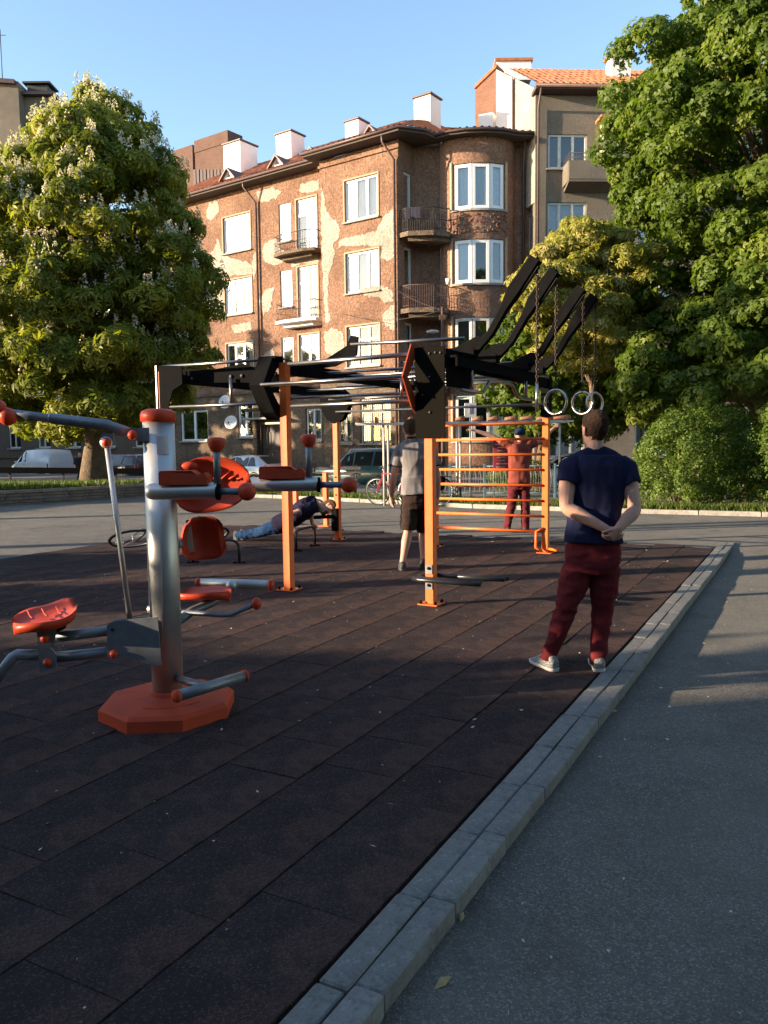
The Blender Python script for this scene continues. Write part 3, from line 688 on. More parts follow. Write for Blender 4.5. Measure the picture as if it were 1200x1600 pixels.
for zi, (a, c) in enumerate(((1.6, 3.6), (5.1, 7.05), (8.55, 10.45), (11.75, 13.7))):
    br = [T0 + .03, T0 + (T1 - T0) * .36, T0 + (T1 - T0) * .68, T1 - .03]; first = None
    for j in range(3):
        p, q = bayp(br[j], .95), bayp(br[j + 1], .95); U_ = (q - p).normalized(); N_ = V(U_.y, -U_.x, 0)
        if N_.y > 0: N_ = -N_
        first = window(bld, V(p.x, p.y, 0), U_, N_, .015, (q - p).length - .015, a + .02, c - .02, splits=(), cur=('white' if (zi == 3 and j < 2) or (zi == 2 and j == 0) else ('lace' if zi == 3 else None)), sill=False, inset=0, fw=.11 if zi > 1 else .09, fm=M_WHITE if zi > 1 else M_OLDWHITE)
    g = MB(); arc = [bayp(T0 + (T1 - T0) * i / 14, 1.03) + V(0, 0, a - .04) for i in range(15)]
    g.rings([[p + V(0, 0, d_[1]) + (p - BC).normalized() * d_[0] for d_ in ((-.12, -.05), (.06, -.05), (.06, .04), (-.12, .04))] if False else [V(p.x, p.y, 0) + V(0, 0, p.z) + (V(p.x, p.y, 0) - BC).normalized() * d_[0] + V(0, 0, d_[1]) for d_ in ((-.14, -.05), (.05, -.05), (.05, .04), (-.14, .04))] for p in arc], True, False)
    g.build('bay_sill', M_CONC, bld)
    for tt in (T0, T1):
        g = MB(); p = bayp(tt - .05 if tt == T0 else tt + .05, 1.0); r_ = (V(p.x, p.y, 0) - BC).normalized(); g.box(V(p.x, p.y, (a + c) / 2), (.13, .07, c - a + .2), (V(-r_.y, r_.x, 0), r_, V(0, 0, 1))); g.build('bay_trim', M_TRIM, bld)
# crumbled band under the top bay window: rough exposed masonry blocks
g = MB()
for i in range(90):
    t = random.uniform(T0 - .25, T1 + .1); zz = random.uniform(10.72, 11.55); p = bayp(t, 1.0); r_ = (V(p.x, p.y, 0) - BC).normalized(); tx = V(-r_.y, r_.x, 0)
    g.box(V(p.x, p.y, zz), (random.uniform(.1, .28), .03 + random.random() * .03, random.uniform(.05, .11)), (tx, r_, V(0, 0, 1)), .01)
tag(g.build('exposed_masonry', M_BRICK, bld), kind='stuff')
# loggia balconies
for zz, rail, xr in ((10.72, M_IRON, 3.05), (7.42, M_RUSTIRON, 2.95), (4.1, M_RUSTIRON, 2.9)):
    g = MB(); fp = [FK + V(-.02, .05, 0), V(1.2, 35.85, 0), V(2.3, 35.75, 0), V(xr, 36.1, 0), V(xr + .1, 36.6, 0), V(2.8, 37.25, 0), V(1.7, 37.3, 0)]
    g.prism([p + V(0, 0, zz - .16) for p in fp], (0, 0, .2)); g.prism([p * 1.0 + V(0, .25, zz - .34) for p in fp[1:6]], (0, 0, .18)); o = g.build('balcony', M_LOWER, bld)
    railing(o, [fp[0] + V(.1, .05, 0)] + [p + V(0, .06, 0) for p in fp[1:5]], zz + .04, 1.0, rail, .1)
g = MB()                                             # washing on the upper railing
for i, (t, w_, h) in enumerate(((.15, .22, .5), (.3, .2, .42), (.42, .25, .48))):
    g = MB(); p = V(.95 + t * 1.6, 35.84 - .03 * i, 11.74); g.box(p - V(0, .04, h / 2), (w_, .03, h), None, .012)
    g.build('hanging_washing', mat('dark_cloth', (.05, .045, .06), .9), bld)
# satellite dishes on the left wall
for px, py in ((361, 660), (352, 628)):
    c = hit(px, py, LK + FN * .35, FN); ax = (FN + V(.35, -.2, .25)).normalized(); g = MB()
    g.lathe(c, ax, [(-.05, .01), (-.045, .15), (-.02, .28), (.02, .37), (.03, .37), (-.005, .28), (-.03, .15), (-.035, .01)], 20); o = g.build('satellite_dish', M_CHIM, bld)
    g = MB(); g.tube([c, c - FN * .36], .02, 6); g.tube([c - V(0, 0, .3), c + ax * .35 - V(0, 0, .1)], .012, 5); g.ball(c + ax * .35 - V(0, 0, .1), .05, 8, 6); g.build('dish_arm', M_IRON, o)
# graffiti tag on the plaster
g = MB(); gp = [hit(x, y, FK + FN * .01, FN) for x, y in ((567, 698), (569, 690), (573, 699), (576, 692), (578, 699), (584, 690), (581, 697), (586, 700))]
g.tube(gp, .02, 5); g.build('graffiti_tag', M_IRON, bld)
# pot plants at the lower loggia
g = MB(); g.lathe(V(2.95, 35.9, 8.6), (0, 0, 1), [(-.14, .09), (.1, .13), (.1, .11)], 10); g.build('flower_pot', M_CHIM, bld)
# ---------------- dark brick house further left, behind the chestnut
lb = empty('dark_brick_house', FP(28, -.3, -1), 'dark old brick house with tall white windows behind the chestnut tree', 'building')
hs = [(u, u + 1.5, z0, z1) for u in (18.6, 22, 25.6, 29, 32.6, 36, 40) for z0, z1 in ((1.5, 3.6), (5, 7), (8.4, 10.3), (11.6, 13.4))]
b = MB(); O_ = FK - FN * .9; wall_holes(b, O_, FE, FN, 17.02, 62, -.3, 14.6, hs, .22); b.quad(FP(17.02, -.3, -.9), FP(17.02, 15.5, -.9), FP(17.02, 15.5, -9), FP(17.02, -.3, -9)); b.build('wall', M_DBRICK, lb)
for h in hs: window(lb, O_, FE, FN, *h, splits=(.5,), cur='lace' if (int(h[0]) + int(h[2])) % 3 else None, trans=.28, fm=M_OLDWHITE)
b = MB(); b.quad(FP(17.02, 14.6, -.4), FP(62, 14.6, -.4), FP(62, 15.6, -6), FP(17.02, 15.6, -6)); b.build('roof', M_SOFFIT, lb)
for zz in (.9, 4.3, 7.7, 11):
    b = MB(); b.box(FP(39.5, zz, -.86), (45, .14, .14), (FE, FN, V(0, 0, 1))); b.build('band_course', M_LOWER, lb)
# brick fire wall with metal-clad side rising behind the left end of the roof
bw = empty('brick_fire_wall', hit(330, 290, FP(0, 0, -7), FN), 'square brick chimney wall behind the left end of the tiled roof', 'chimney')
def rbox(x0, x1, y0, y1, rec, dp, m, name, par):
    P0 = FP(0, 0, -rec); a = hit(x0, y0, P0, FN); c = hit(x1, y1, P0, FN); g = MB()
    g.box(V((a.x + c.x) / 2, (a.y + c.y) / 2, (a.z + c.z) / 2) - FN * dp / 2, (abs((c - a).dot(FE)), dp, abs(a.z - c.z)), (FE, FN, V(0, 0, 1))); return g.build(name, m, par)
M_STACKBRICK = brick_mat('dark_stack_brick', (.13, .05, .03), (.085, .036, .024), (.10, .075, .058))  # darker brown brick for the fire wall
rbox(304, 355, 222, 300, 7, 1.2, M_STACKBRICK, 'brick_stack', bw); rbox(270, 303, 236, 310, 7.3, 1.0, M_STACKBRICK, 'brick_wall', bw); rbox(303, 356, 220.5, 222, 6.95, 1.3, M_STACKBRICK, 'coping', bw)
g = MB(); 
for i in range(10):
    P0 = FP(0, 0, -6.9); a = hit(304 + i * 5.4, 265, P0, FN); g.box(a - V(0, 0, .8), (.235, .05 + .03 * (i % 2), 1.6), (FE, FN, V(0, 0, 1)))
g.build('metal_cladding', mat('dark_red_cladding', (.05, .026, .024), .7, var=.3), bw)
# ---------------- grey rendered house on the right
gb = empty('grey_house', (10, 36, -.3), 'grey rendered house with red tiled roof and concrete balcony, half hidden by trees', 'building')
GO = V(6.78, 36, 0); GX = V(.998, .06, 0).normalized(); GN = V(GX.y, -GX.x, 0)
gx = lambda px, y: (hit(px, y, GO, GN) - GO).dot(GX)
gh = []
for z0, z1 in ((13.38, 14.83), (10.2, 11.95), (6.9, 8.6), (3.6, 5.3), (.8, 2.4)):
    gh += [(.55, 2.28, z0, z1), (4.6, 6.3, z0, z1), (9, 10.7, z0, z1), (13.5, 15.2, z0, z1)]
b = MB(); wall_holes(b, GO, GX, GN, 0, 22, -.4, 16.45, gh, .18); b.quad(GO + V(0, 0, -.4), GO + V(0, 0, 16.45), GO + V(.0, 1.3, 16.45), GO + V(0, 1.3, -.4)); b.build('wall', M_GREYST, gb)
for i, h in enumerate(gh):
    window(gb, GO, GX, GN, *h, splits=(.3, .64), cur=None if i == 0 else 'lace', trans=0, fm=M_OLDWHITE, fw=.06)
zb = 16.5
b = MB(); b.prism([GO + GX * -.12 + GN * .55 + V(0, 0, zb), GO + GX * 22 + GN * .55 + V(0, 0, zb), GO + GX * 22 - GN * .3 + V(0, 0, zb), GO + GX * -.12 - GN * .3 + V(0, 0, zb)], (0, 0, .16)); b.build('soffit', M_SOFFIT, gb)
b = MB(); b.tube([GO + GX * -.15 + GN * .62 + V(0, 0, zb + .12), GO + GX * 22 + GN * .62 + V(0, 0, zb + .12)], .08, 8); b.tube([GO + GX * .1 + GN * .62 + V(0, 0, zb + .1), GO + GX * .1 + GN * .1 + V(0, 0, zb - .6), GO + GX * .1 + GN * .08 + V(0, 0, 0)], .05, 6); b.build('gutter', M_PIPE, gb)
b = MB(); vs = []; nc = 22 * 14
for i in range(nc + 1):
    x = -.1 + 22.1 * i / nc; bz = .045 * math.cos(i * math.pi / 2)
    for j in range(14): t = j / 13; vs.append(GO + GX * x + GN * (.6 - 5.6 * t) + V(0, 0, zb + .18 + 3.1 * t + bz + .03 * (1 - j % 2) + random.gauss(0, .006)))
b.add(vs, [(i * 14 + j, i * 14 + 14 + j, i * 14 + 15 + j, i * 14 + 1 + j) for i in range(nc) for j in range(13)]); grf = b.build('roof', M_TILE, gb)
# concrete balcony
b = MB(); x0, x1 = gx(881, 280), 4.4
P_ = lambda x, o, z: GO + GX * x + GN * o + V(0, 0, z)
b.prism([P_(x0, 0, 12.35), P_(x1, 0, 12.35), P_(x1, .95, 12.55), P_(x0 - .05, .95, 12.55)], (0, 0, .12))
b.box(P_((x0 + x1) / 2, .9, 13.0), (x1 - x0 + .1, .1, .85), (GX, GN, V(0, 0, 1)), .01); b.box(P_(x0 - .02, .45, 13.0), (.1, .85, .85), (GX, GN, V(0, 0, 1)), .01)
o = b.build('balcony', M_GREYST, gb); railing(o, [P_(x0, .05, 0), P_(x0, .9, 0), P_(x1, .9, 0)], 13.42, .32, M_IRON, .14, 0)
b = MB(); xo = gx(937, 220); b.box(P_(xo + 2.2, .3, 14.25), (4.4, .6, 2.0), (GX, GN, V(0, 0, 1))); b.build('oriel', M_PATCH, gb)
b = MB(); b.box(P_(xo + 2.15, .38, 15.32), (4.7, .85, .12), (GX, GN, V(0, 0, 1))); b.build('oriel_roof', M_TILE, gb)
for px in (966, 1040):
    c = hit(px, 112, GO - GN * 2.6, GN); b = MB(); b.box(V(c.x, c.y, c.z - .6), (.9, .8, 2.4), (GX, GN, V(0, 0, 1))); ch = b.build('chimney', M_CHIM, grf)
    b = MB(); b.box(V(c.x, c.y, c.z + .66), (1.08, .98, .14), (GX, GN, V(0, 0, 1))); b.build('chimney_cap', M_TILE, grf)
# oblique party wall with brick return and white flue
p1, p2, p0 = V(5.77, 41.0, 0), V(6.80, 36.05, 0), V(4.81, 41.6, 0)
z_ = lambda px, py, d: D(px, py, d).z
b = MB(); b.prism([p1 + V(0, 0, 12), p2 + V(0, 0, 12), p2 + V(0, 0, 16.75), p2.lerp(p1, .75) + V(0, 0, z_(790, 116, 39.8)), p1 + V(0, 0, z_(776, 108, 41))], (.6, .5, 0)); b.build('party_wall', M_PATCH, gb, label='peeling cream render on the party wall')
b = MB(); b.prism([p0 + V(0, 0, 12), p1 + V(0, 0, 12), p1 + V(0, 0, z_(776, 104, 41)), p0 + V(0, 0, z_(745, 138, 41.6))], (.3, .6, 0)); b.build('brick_wall', M_BRICK, gb)
b = MB(); b.prism([p0 + V(-.05, -.05, z_(745, 139, 41.6)), p1 + V(0, -.1, z_(776, 106, 41)), p1 + V(0, -.1, z_(776, 101, 41)), p0 + V(-.05, -.05, z_(745, 134, 41.6))], (.5, .8, 0)); b.build('brick_coping', M_TILE, gb)
b = MB(); c = D(800, 108, 42.4); b.box(c + V(.05, .2, -.2), (1.75, 1.0, .9), None); b.build('chimney', M_CHIM, grf); b = MB(); b.box(c + V(.05, .2, .32), (1.9, 1.15, .14), None); b.build('chimney_cap', M_TILE, grf)
c0, c1 = D(777, 126, 38.8), D(806, 126, 38.8); b = MB(); b.box(V((c0.x + c1.x) / 2, 38.9, (c0.z + 14.5) / 2), ((c1.x - c0.x) * .85, .75, c0.z - 14.5), (V(.9, -.42, 0), V(.42, .9, 0), V(0, 0, 1))); b.build('flue', M_CHIM, gb)
c0 = D(762, 186, 39.5); b = MB(); b.box(c0 - V(0, 0, .4), (.7, .6, 1.1), (V(.9, -.42, 0), V(.42, .9, 0), V(0, 0, 1))); b.build('flue', M_CHIM, gb)
# ---------------- grey block far left
fb = empty('far_grey_block', D(20, 690, 72), 'plain grey block of flats seen over the chestnut tree on the left', 'building')
a, c = D(-60, 128, 72), D(28, 128, 72); b = MB(); b.box(V((a.x + c.x) / 2, 76, a.z / 2), (c.x - a.x, 8, a.z), None); b.build('wall', M_GREYST, fb)
a, c = D(27, 146, 73), D(84, 146, 73); b = MB(); b.box(V((a.x + c.x) / 2, 77, a.z / 2), (c.x - a.x, 7.8, a.z), None); b.build('wall', M_GREYST, fb)
b = MB(); a, c = D(-60, 124, 71.6), D(22, 130, 71.6); b.prism([a, c, c + V(0, 5, .2), a + V(0, 5, .2)], (0, 0, .35)); a, c = D(26, 147, 72.5), D(84, 147, 72.5); b.prism([a, c, c + V(0, 5, .1), a + V(0, 5, .1)], (0, 0, .25)); b.build('roof_edge', M_PIPE, fb)
b = MB(); a = D(64, 145, 74); b.box(a, (1.8, 1.5, .7), None, .05); b.box(a + V(0, 0, .5), (2.4, 2, .15), None); b.build('roof_vent', M_IRON, fb)
b = MB(); a = D(4, 128, 73); b.tube([a, a + V(0, 0, 4.4)], .04, 5); b.tube([a + V(-.5, 0, 3.9), a + V(.5, 0, 3.9)], .025, 4); b.build('antenna', M_IRON, fb)
# ================================================================== vegetation
def leaf_template(kind):
    if kind == 'palm':                     # horse chestnut: drooping leaflets in a fan
        vs, fs = [], []
        for k, a in enumerate((-2.2, -1.25, -.45, .45, 1.25, 2.2)):
            l = 1.0 - .14 * abs(a); d = np.array([math.cos(a), math.sin(a), 0]); t = np.array([-math.sin(a), math.cos(a), 0]); b = len(vs)
            vs += [d * .05, d * l * .62 + t * .17 * l + [0, 0, -.18 * l], d * l + [0, 0, -.55 * l], d * l * .62 - t * .17 * l + [0, 0, -.18 * l]]; fs.append([b, b + 1, b + 2, b + 3])
        return np.array(vs), np.array(fs)
    if kind == 'maple':
        vs, fs = [], []
        for a, l in ((-1.15, .72), (0, 1.0), (1.15, .72)):
            d = np.array([math.cos(a), math.sin(a), 0]); t = np.array([-math.sin(a), math.cos(a), 0]); b = len(vs)
            vs += [d * 0 - np.array([.05, 0, 0]), d * l * .5 + t * .27 * l + [0, 0, -.02], d * l + [0, 0, -.22 * l], d * l * .5 - t * .27 * l + [0, 0, -.02]]; fs.append([b, b + 1, b + 2, b + 3])
        return np.array(vs), np.array(fs)
    vs = [[0, 0, 0], [.5, .3, .08], [1, 0, -.15], [.5, -.3, .08]]           # small oval leaf
    return np.array(vs, float), np.array([[0, 1, 2, 3]])
def scatter(pos, nrm, size, tmpl, m, name, parent, rnd=None, droop=None):
    tv, tf = tmpl; n = len(pos); nrm = nrm / np.linalg.norm(nrm, axis=1, keepdims=True)
    a = rng.normal(size=(n, 3)); x = a - nrm * (a * nrm).sum(1, keepdims=True); x /= np.linalg.norm(x, axis=1, keepdims=True); y = np.cross(nrm, x)
    vs = pos[:, None, :] + size[:, None, None] * (tv[None, :, 0:1] * x[:, None, :] + tv[None, :, 1:2] * y[:, None, :] + tv[None, :, 2:3] * nrm[:, None, :])
    k = len(tv); fs = (np.arange(n) * k)[:, None, None] + tf[None]
    r = np.repeat(rng.random(n) if rnd is None else rnd, len(tf))
    return np_mesh(name, vs.reshape(-1, 3), fs.reshape(-1, tf.shape[1]), m, parent, r)
def clumps(prof, cx, cy, n, rmin=.55, wob=.18, seed=0, lean=(0, 0), sy=1.0):
    """clump centres inside a crown of revolution given by (z, r); profile wobbles with angle"""
    g = np.random.default_rng(seed); zs = np.array([p[0] for p in prof]); rs = np.array([p[1] for p in prof])
    zz = np.linspace(zs[0], zs[-1], 300); rr = np.interp(zz, zs, rs); pz = rr + .25; pz /= pz.sum(); z = g.choice(zz, n, p=pz) + g.normal(0, .08, n)
    th = g.uniform(0, 2 * math.pi, n); r0 = np.interp(z, zs, rs); ph = g.uniform(0, 6.28, 6)
    wv = 1 + wob * (np.sin(3 * th + ph[0] + z * .9) * .5 + np.sin(5 * th + ph[1] - z * 1.4) * .35 + np.sin(2 * th + ph[2] + z * 2.1) * .4)
    r = r0 * wv * np.sqrt(g.uniform(rmin ** 2, 1, n)); return np.c_[cx + r * np.cos(th) + lean[0] * (z - zs[0]), cy + sy * r * np.sin(th) + lean[1] * (z - zs[0]), z], th
def make_crown(cl, th, crad, per, size, tmpl, m, parent, up=.8, name='crown', flat=.62):
    n = len(cl); g = rng; c = np.repeat(cl, per, 0); t = np.repeat(th, per); R_ = np.repeat(g.uniform(crad[0], crad[1], n), per)
    d = g.normal(size=(n * per, 3)); d /= np.linalg.norm(d, axis=1, keepdims=True); out = np.c_[np.cos(t), np.sin(t), np.full(len(t), .55)]
    d = d + out * .65; d /= np.linalg.norm(d, axis=1, keepdims=True); rad = R_ * g.uniform(.45, 1.0, len(t)) ** .6
    pos = c + d * rad[:, None] * np.array([1, 1, flat]); nr = d * 1.0 + np.array([0, 0, up * .35]) + g.normal(size=pos.shape) * .42
    sz = g.uniform(size[0], size[1], len(t)); rv = np.clip(np.repeat(g.normal(.5, .17, n), per) + g.normal(0, .13, len(t)), 0, 1)
    return scatter(pos, nr, sz, tmpl, m, name, parent, rv), pos, d
def trunk_mesh(base, top, r0, cl, parent, nl=22, m=None, fork=.35, seed=1):
    g = random.Random(seed); b = MB(); base = V(base); top = V(top); pts = []; rs = []
    for i in range(10):
        t = i / 9; p = base.lerp(top, t) + V(math.sin(t * 5) * .12 * t, math.cos(t * 4) * .1 * t, 0); pts.append(p); rs.append(r0 * ((1.7 - .7 * min(1, t * 9)) if t < .12 else 1) * (1 - .82 * t))
    pts[0].z -= .25
    b.tube(pts, rs, 12); o = b.build('trunk', m or M_BARK, parent)
    lm = MB(); idx = list(range(len(cl))); g.shuffle(idx); 
    for k in idx[:nl]:
        e = V(cl[k]); t = min(max((e.z - base.z) / max(.1, (top.z - base.z)) * .75 - .12 * g.random(), fork), .93); s = base.lerp(top, t) + V(math.sin(t * 5) * .12 * t, math.cos(t * 4) * .1 * t, 0)
        mid = s.lerp(e, .5) + V(g.uniform(-.3, .3), g.uniform(-.3, .3), g.uniform(.1, .5)); r_ = r0 * (1 - .82 * t) * .55
        lm.tube([s, s.lerp(mid, .5) + V(0, 0, .05), mid, mid.lerp(e, .6), e], [r_, r_ * .8, r_ * .6, r_ * .4, r_ * .12], 6)
    lm.build('limb', m or M_BARK, parent); return o
M_CHEST = leaf_mat('chestnut_leaf', [(0, (.10, .12, .015)), (.45, (.20, .215, .025)), (.8, (.30, .29, .038)), (1, (.40, .36, .06))], .48)
M_MAPLE = leaf_mat('maple_leaf', [(0, (.06, .095, .013)), (.5, (.11, .165, .02)), (.85, (.165, .215, .028)), (1, (.22, .25, .038))], .5)
M_YELL = leaf_mat('pale_leaf', [(0, (.16, .17, .03)), (.5, (.32, .30, .055)), (.8, (.45, .38, .11)), (1, (.62, .53, .30))], .46)
M_BUSH = leaf_mat('bush_leaf', [(0, (.05, .085, .014)), (.5, (.10, .155, .02)), (1, (.17, .22, .035))], .42)
M_FLOWER = leaf_mat('chestnut_flower', [(0, (.50, .40, .28)), (1, (.80, .72, .58))], .3, .8)
# left horse chestnut in flower
base = G(146, 757, .3); base = V(-9.6, 26.6, .33)
t1 = empty('chestnut_tree', base, 'large horse chestnut covered in pale flower candles on the left lawn', 'tree')
prof = [(2.1, 1.9), (2.9, 3.0), (4.4, 3.7), (6, 3.8), (7.6, 3.6), (9.0, 3.2), (10.2, 2.6), (11.0, 1.95), (11.7, 1.35), (12.2, .8), (12.6, .3)]
cl, th = clumps(prof, base.x - .25, base.y, 540, .32, .2, 5, (.085, 0))
cr, pos, dd = make_crown(cl, th, (.45, .9), 54, (.20, .31), leaf_template('palm'), M_CHEST, t1)
trunk_mesh(base, (base.x + .1, base.y, 11.5), .34, cl, t1, 30, fork=.3)
# flower candles: cones of tiny petals standing on outer clumps
g_ = rng; sel = np.where((dd[:, 2] > .35))[0]; wz = np.clip((pos[sel, 2] - 2.0) / 9, .12, 1) ** 1.1; sel = g_.choice(sel, 1500, False, wz / wz.sum())
fp, fn, fs_ = [], [], []
for p in pos[sel]:
    h = g_.uniform(.28, .42)
    for k in range(22):
        t = g_.random(); a = g_.uniform(0, 6.28); r_ = .095 * (1 - t) + .018
        fp.append(p + np.array([r_ * math.cos(a), r_ * math.sin(a), .06 + h * t])); fn.append([math.cos(a), math.sin(a), .5]); fs_.append(.085)
scatter(np.array(fp), np.array(fn), np.array(fs_), leaf_template('oval'), M_FLOWER, 'flower_candle', t1)
# right maple
base = V(10.6, 22.5, 0)
t2 = empty('maple_tree', base, 'tall dense green maple filling the right edge', 'tree')
prof = [(1.6, 3.0), (2.6, 4.2), (3.6, 3.9), (5.0, 3.3), (6.2, 3.0), (7.4, 3.5), (8.6, 3.9), (10.2, 4.3), (11.2, 4.2), (12.0, 3.6), (12.8, 2.7), (13.6, 1.9), (14.4, .7)]
cl, th = clumps(prof, base.x + .1, base.y, 820, .42, .15, 9)
make_crown(cl, th, (.4, .8), 165, (.11, .175), leaf_template('maple'), M_MAPLE, t2)
trunk_mesh(base, (base.x, base.y, 12.5), .3, cl, t2, 36, fork=.2, seed=3)
t2b = empty('maple_tree', V(15.3, 21, 0), 'second green maple reaching in at the top right edge behind the tall maple', 'tree')
prof = [(2.0, 2.2), (3.4, 3.8), (5.6, 4.4), (8.2, 4.4), (11, 3.6), (13, 2.4), (14.4, .9)]
cl, th = clumps(prof, 15.3, 21, 300, .5, .2, 19); make_crown(cl, th, (.5, .95), 100, (.15, .23), leaf_template('maple'), M_MAPLE, t2b); trunk_mesh((15.3, 21, 0), (15.3, 21, 12), .28, cl, t2b, 20, seed=8)
# pale flowering tree between maple and bay
base = V(6.0, 23.3, -.05)
t3 = empty('ash_tree', base, 'smaller yellow-green flowering tree between the maple and the brown house', 'tree')
prof = [(3.6, .9), (4.3, 1.6), (5.3, 1.9), (6.3, 1.75), (7.1, 1.2), (7.6, .45)]
cl, th = clumps(prof, base.x - .1, base.y, 210, .35, .5, 21); make_crown(cl, th, (.32, .62), 80, (.13, .22), leaf_template('palm'), M_YELL, t3); trunk_mesh(base, (base.x, base.y, 6.8), .12, cl, t3, 18, seed=5)
# darker low tree under it
base = V(4.9, 25.5, -.05)
t4 = empty('lime_tree', base, 'low dark green leafy tree behind the hanging rings', 'tree')
prof = [(1.7, 1.4), (2.5, 2.2), (3.4, 2.4), (4.4, 2.0), (5.2, 1.2), (5.7, .4)]
cl, th = clumps(prof, base.x + .6, base.y, 150, .4, .25, 33); make_crown(cl, th, (.4, .75), 95, (.14, .22), leaf_template('maple'), M_MAPLE, t4); trunk_mesh(base, (base.x + .4, base.y, 5.6), .14, cl, t4, 16, seed=6)
# bushes along the right edge
def bush(c, rx, h, n, seed, label, per=100):
    t = empty('bush', c, label, 'bush'); g = np.random.default_rng(seed); c = V(c)
    prof = [(c.z + .15, rx * .85), (c.z + h * .3, rx), (c.z + h * .6, rx * .95), (c.z + h * .85, rx * .62), (c.z + h * .97, rx * .25)]
    cl, th = clumps(prof, c.x, c.y, n, .5, .16, seed); make_crown(cl, th, (.16, .34), per, (.045, .08), leaf_template('oval'), M_BUSH, t, up=.4, name='foliage', flat=.9)
    b = MB(); rr = random.Random(seed)
    for i in range(14): e = V(cl[rr.randrange(len(cl))]); b.tube([c + V(rr.uniform(-.2, .2), rr.uniform(-.2, .2), -.1), c.lerp(e, .5) + V(0, 0, .2), e], [.03, .018, .006], 5)
    b.build('stem', M_BARK, t)
bush(V(6.62, 17.6, 0), 1.02, 2.05, 190, 41, 'rounded leafy green bush just right of the man in navy'); bush(V(8.75, 17.3, 0), 1.05, 2.15, 170, 42, 'leafy green bush cut by the right edge of the picture'); bush(V(7.7, 18.6, 0), 1.05, 2.15, 140, 43, 'shaded green bush in the gap behind two lit bushes')
bush(V(4.05, 24.3, 0), .8, 1.0, 60, 44, 'low dark bush at the foot of the lime tree')
# unseen trees and blocks, added to cast shade and dim the sky light
M_OUT = M_CHEST
def shade_tree(p, h, r, z0, seed, n, label, per=60):
    t = empty('added_shade_tree', p, label, 'tree', 'unseen trees added for shade')
    prof = [(z0, r * .5), (z0 + (h - z0) * .2, r * .9), (z0 + (h - z0) * .5, r), (z0 + (h - z0) * .8, r * .7), (h, r * .2)]
    cl, th = clumps(prof, p[0], p[1], n, .2, .25, seed); make_crown(cl, th, (.5, .95), per, (.24, .4), leaf_template('maple'), M_MAPLE, t); trunk_mesh(p, (p[0], p[1], h * .85), .25, cl, t, 16, seed=seed)
OFFY = .15
SHADE = [(-20, 1.1, 3.5, .6, .2, 40), (-20, 2.0, 3.0, .5, .2, 24), (-13, 6.1, 2.1, .5, .2, 16), (-13.5, 8.6, 2.5, .8, .2, 26), (-14, 2.55, 5.2, .9, 3.2, 11, 8), (-18, 5.2, 12, 2.6, 7.5, 30), (-21, 9.5, 12, 2.6, 7.5, 30), (-26, 14, 12, 3, 8, 30),
         (-26.5, 32.2, 7.4, 2.2, 1, 50), (-26.5, 35.3, 9.6, 2.2, 1, 60), (-27, 38.4, 11.4, 2.3, 1, 70), (-29, 42, 13, 2.6, 1, 80), (-38, 44, 12, 3.4, 1, 90), (-42, 50, 13, 3.8, 1, 90),
         (-25, 19.5, 3.4, 1.6, .3, 30), (13, 7.5, 11, 4.2, 2.6, 130), (12, -1, 12, 4.5, 3, 130), (15, 14, 11, 3.8, 2.6, 110), (5, -9, 12, 4.5, 3.2, 130)]  # trees at the right and behind the camera added to cut sky light
for i, (x, y, h, r, z0, n, *pr_) in enumerate(SHADE):
    shade_tree(V(x, y, 0), h, r, z0, 60 + i, n, per=pr_[0] if pr_ else 60, label=['broad', 'tall', 'slender', 'spreading', 'round', 'old', 'young', 'high', 'dense', 'loose', 'wide', 'bent', 'crooked', 'leafy', 'shady', 'straight', 'mossy', 'gnarled', 'stout', 'airy'][i % 20] + ' unseen tree added for shade outside the view')
off = empty('added_side_block', (-24, -12, 0), 'unseen rendered block added left of the yard to cast shade', 'building')
e1 = V(.981, .19, 0).normalized(); e2 = V(-e1.y, e1.x, 0); cb = V(-22, OFFY, 0) - e1 * 8 - e2 * 17  # unseen block added for shade, its edge turned along the sun rays
b = MB(); b.box(cb + V(0, 0, 7), (14, 34, 14.4), (e1, e2, V(0, 0, 1))); b.build('wall', M_GREYST, off)
b = MB(); b.box(cb + V(0, 0, 14.3), (14.6, 34.2, .3), (e1, e2, V(0, 0, 1))); b.build('roof', M_SOFFIT, off)
off = empty('added_rear_block', (0, -30, 0), 'unseen long block added behind the camera to dim the sky light', 'building')
b = MB(); b.box((6, -27, 8), (76, 10, 16.4), None); b.build('wall', M_GREYST, off)  # unseen block added to darken the foreground by hiding part of the sky
b = MB(); b.box((6, -27, 16.3), (76.8, 10.8, .3), None); b.build('roof', M_SOFFIT, off)
off = empty('added_street_block', (-54, 50, 0), 'unseen block added up the street on the left to cast shade', 'building')
b = MB(); b.box((-54, 52, 5.6), (12, 30, 12), (e1, e2, V(0, 0, 1))); b.build('wall', M_GREYST, off)  # unseen block added to shade the street and lower facades
b = MB(); b.box((-54, 52, 11.75), (12.8, 30.8, .3), (e1, e2, V(0, 0, 1))); b.build('roof', M_SOFFIT, off)
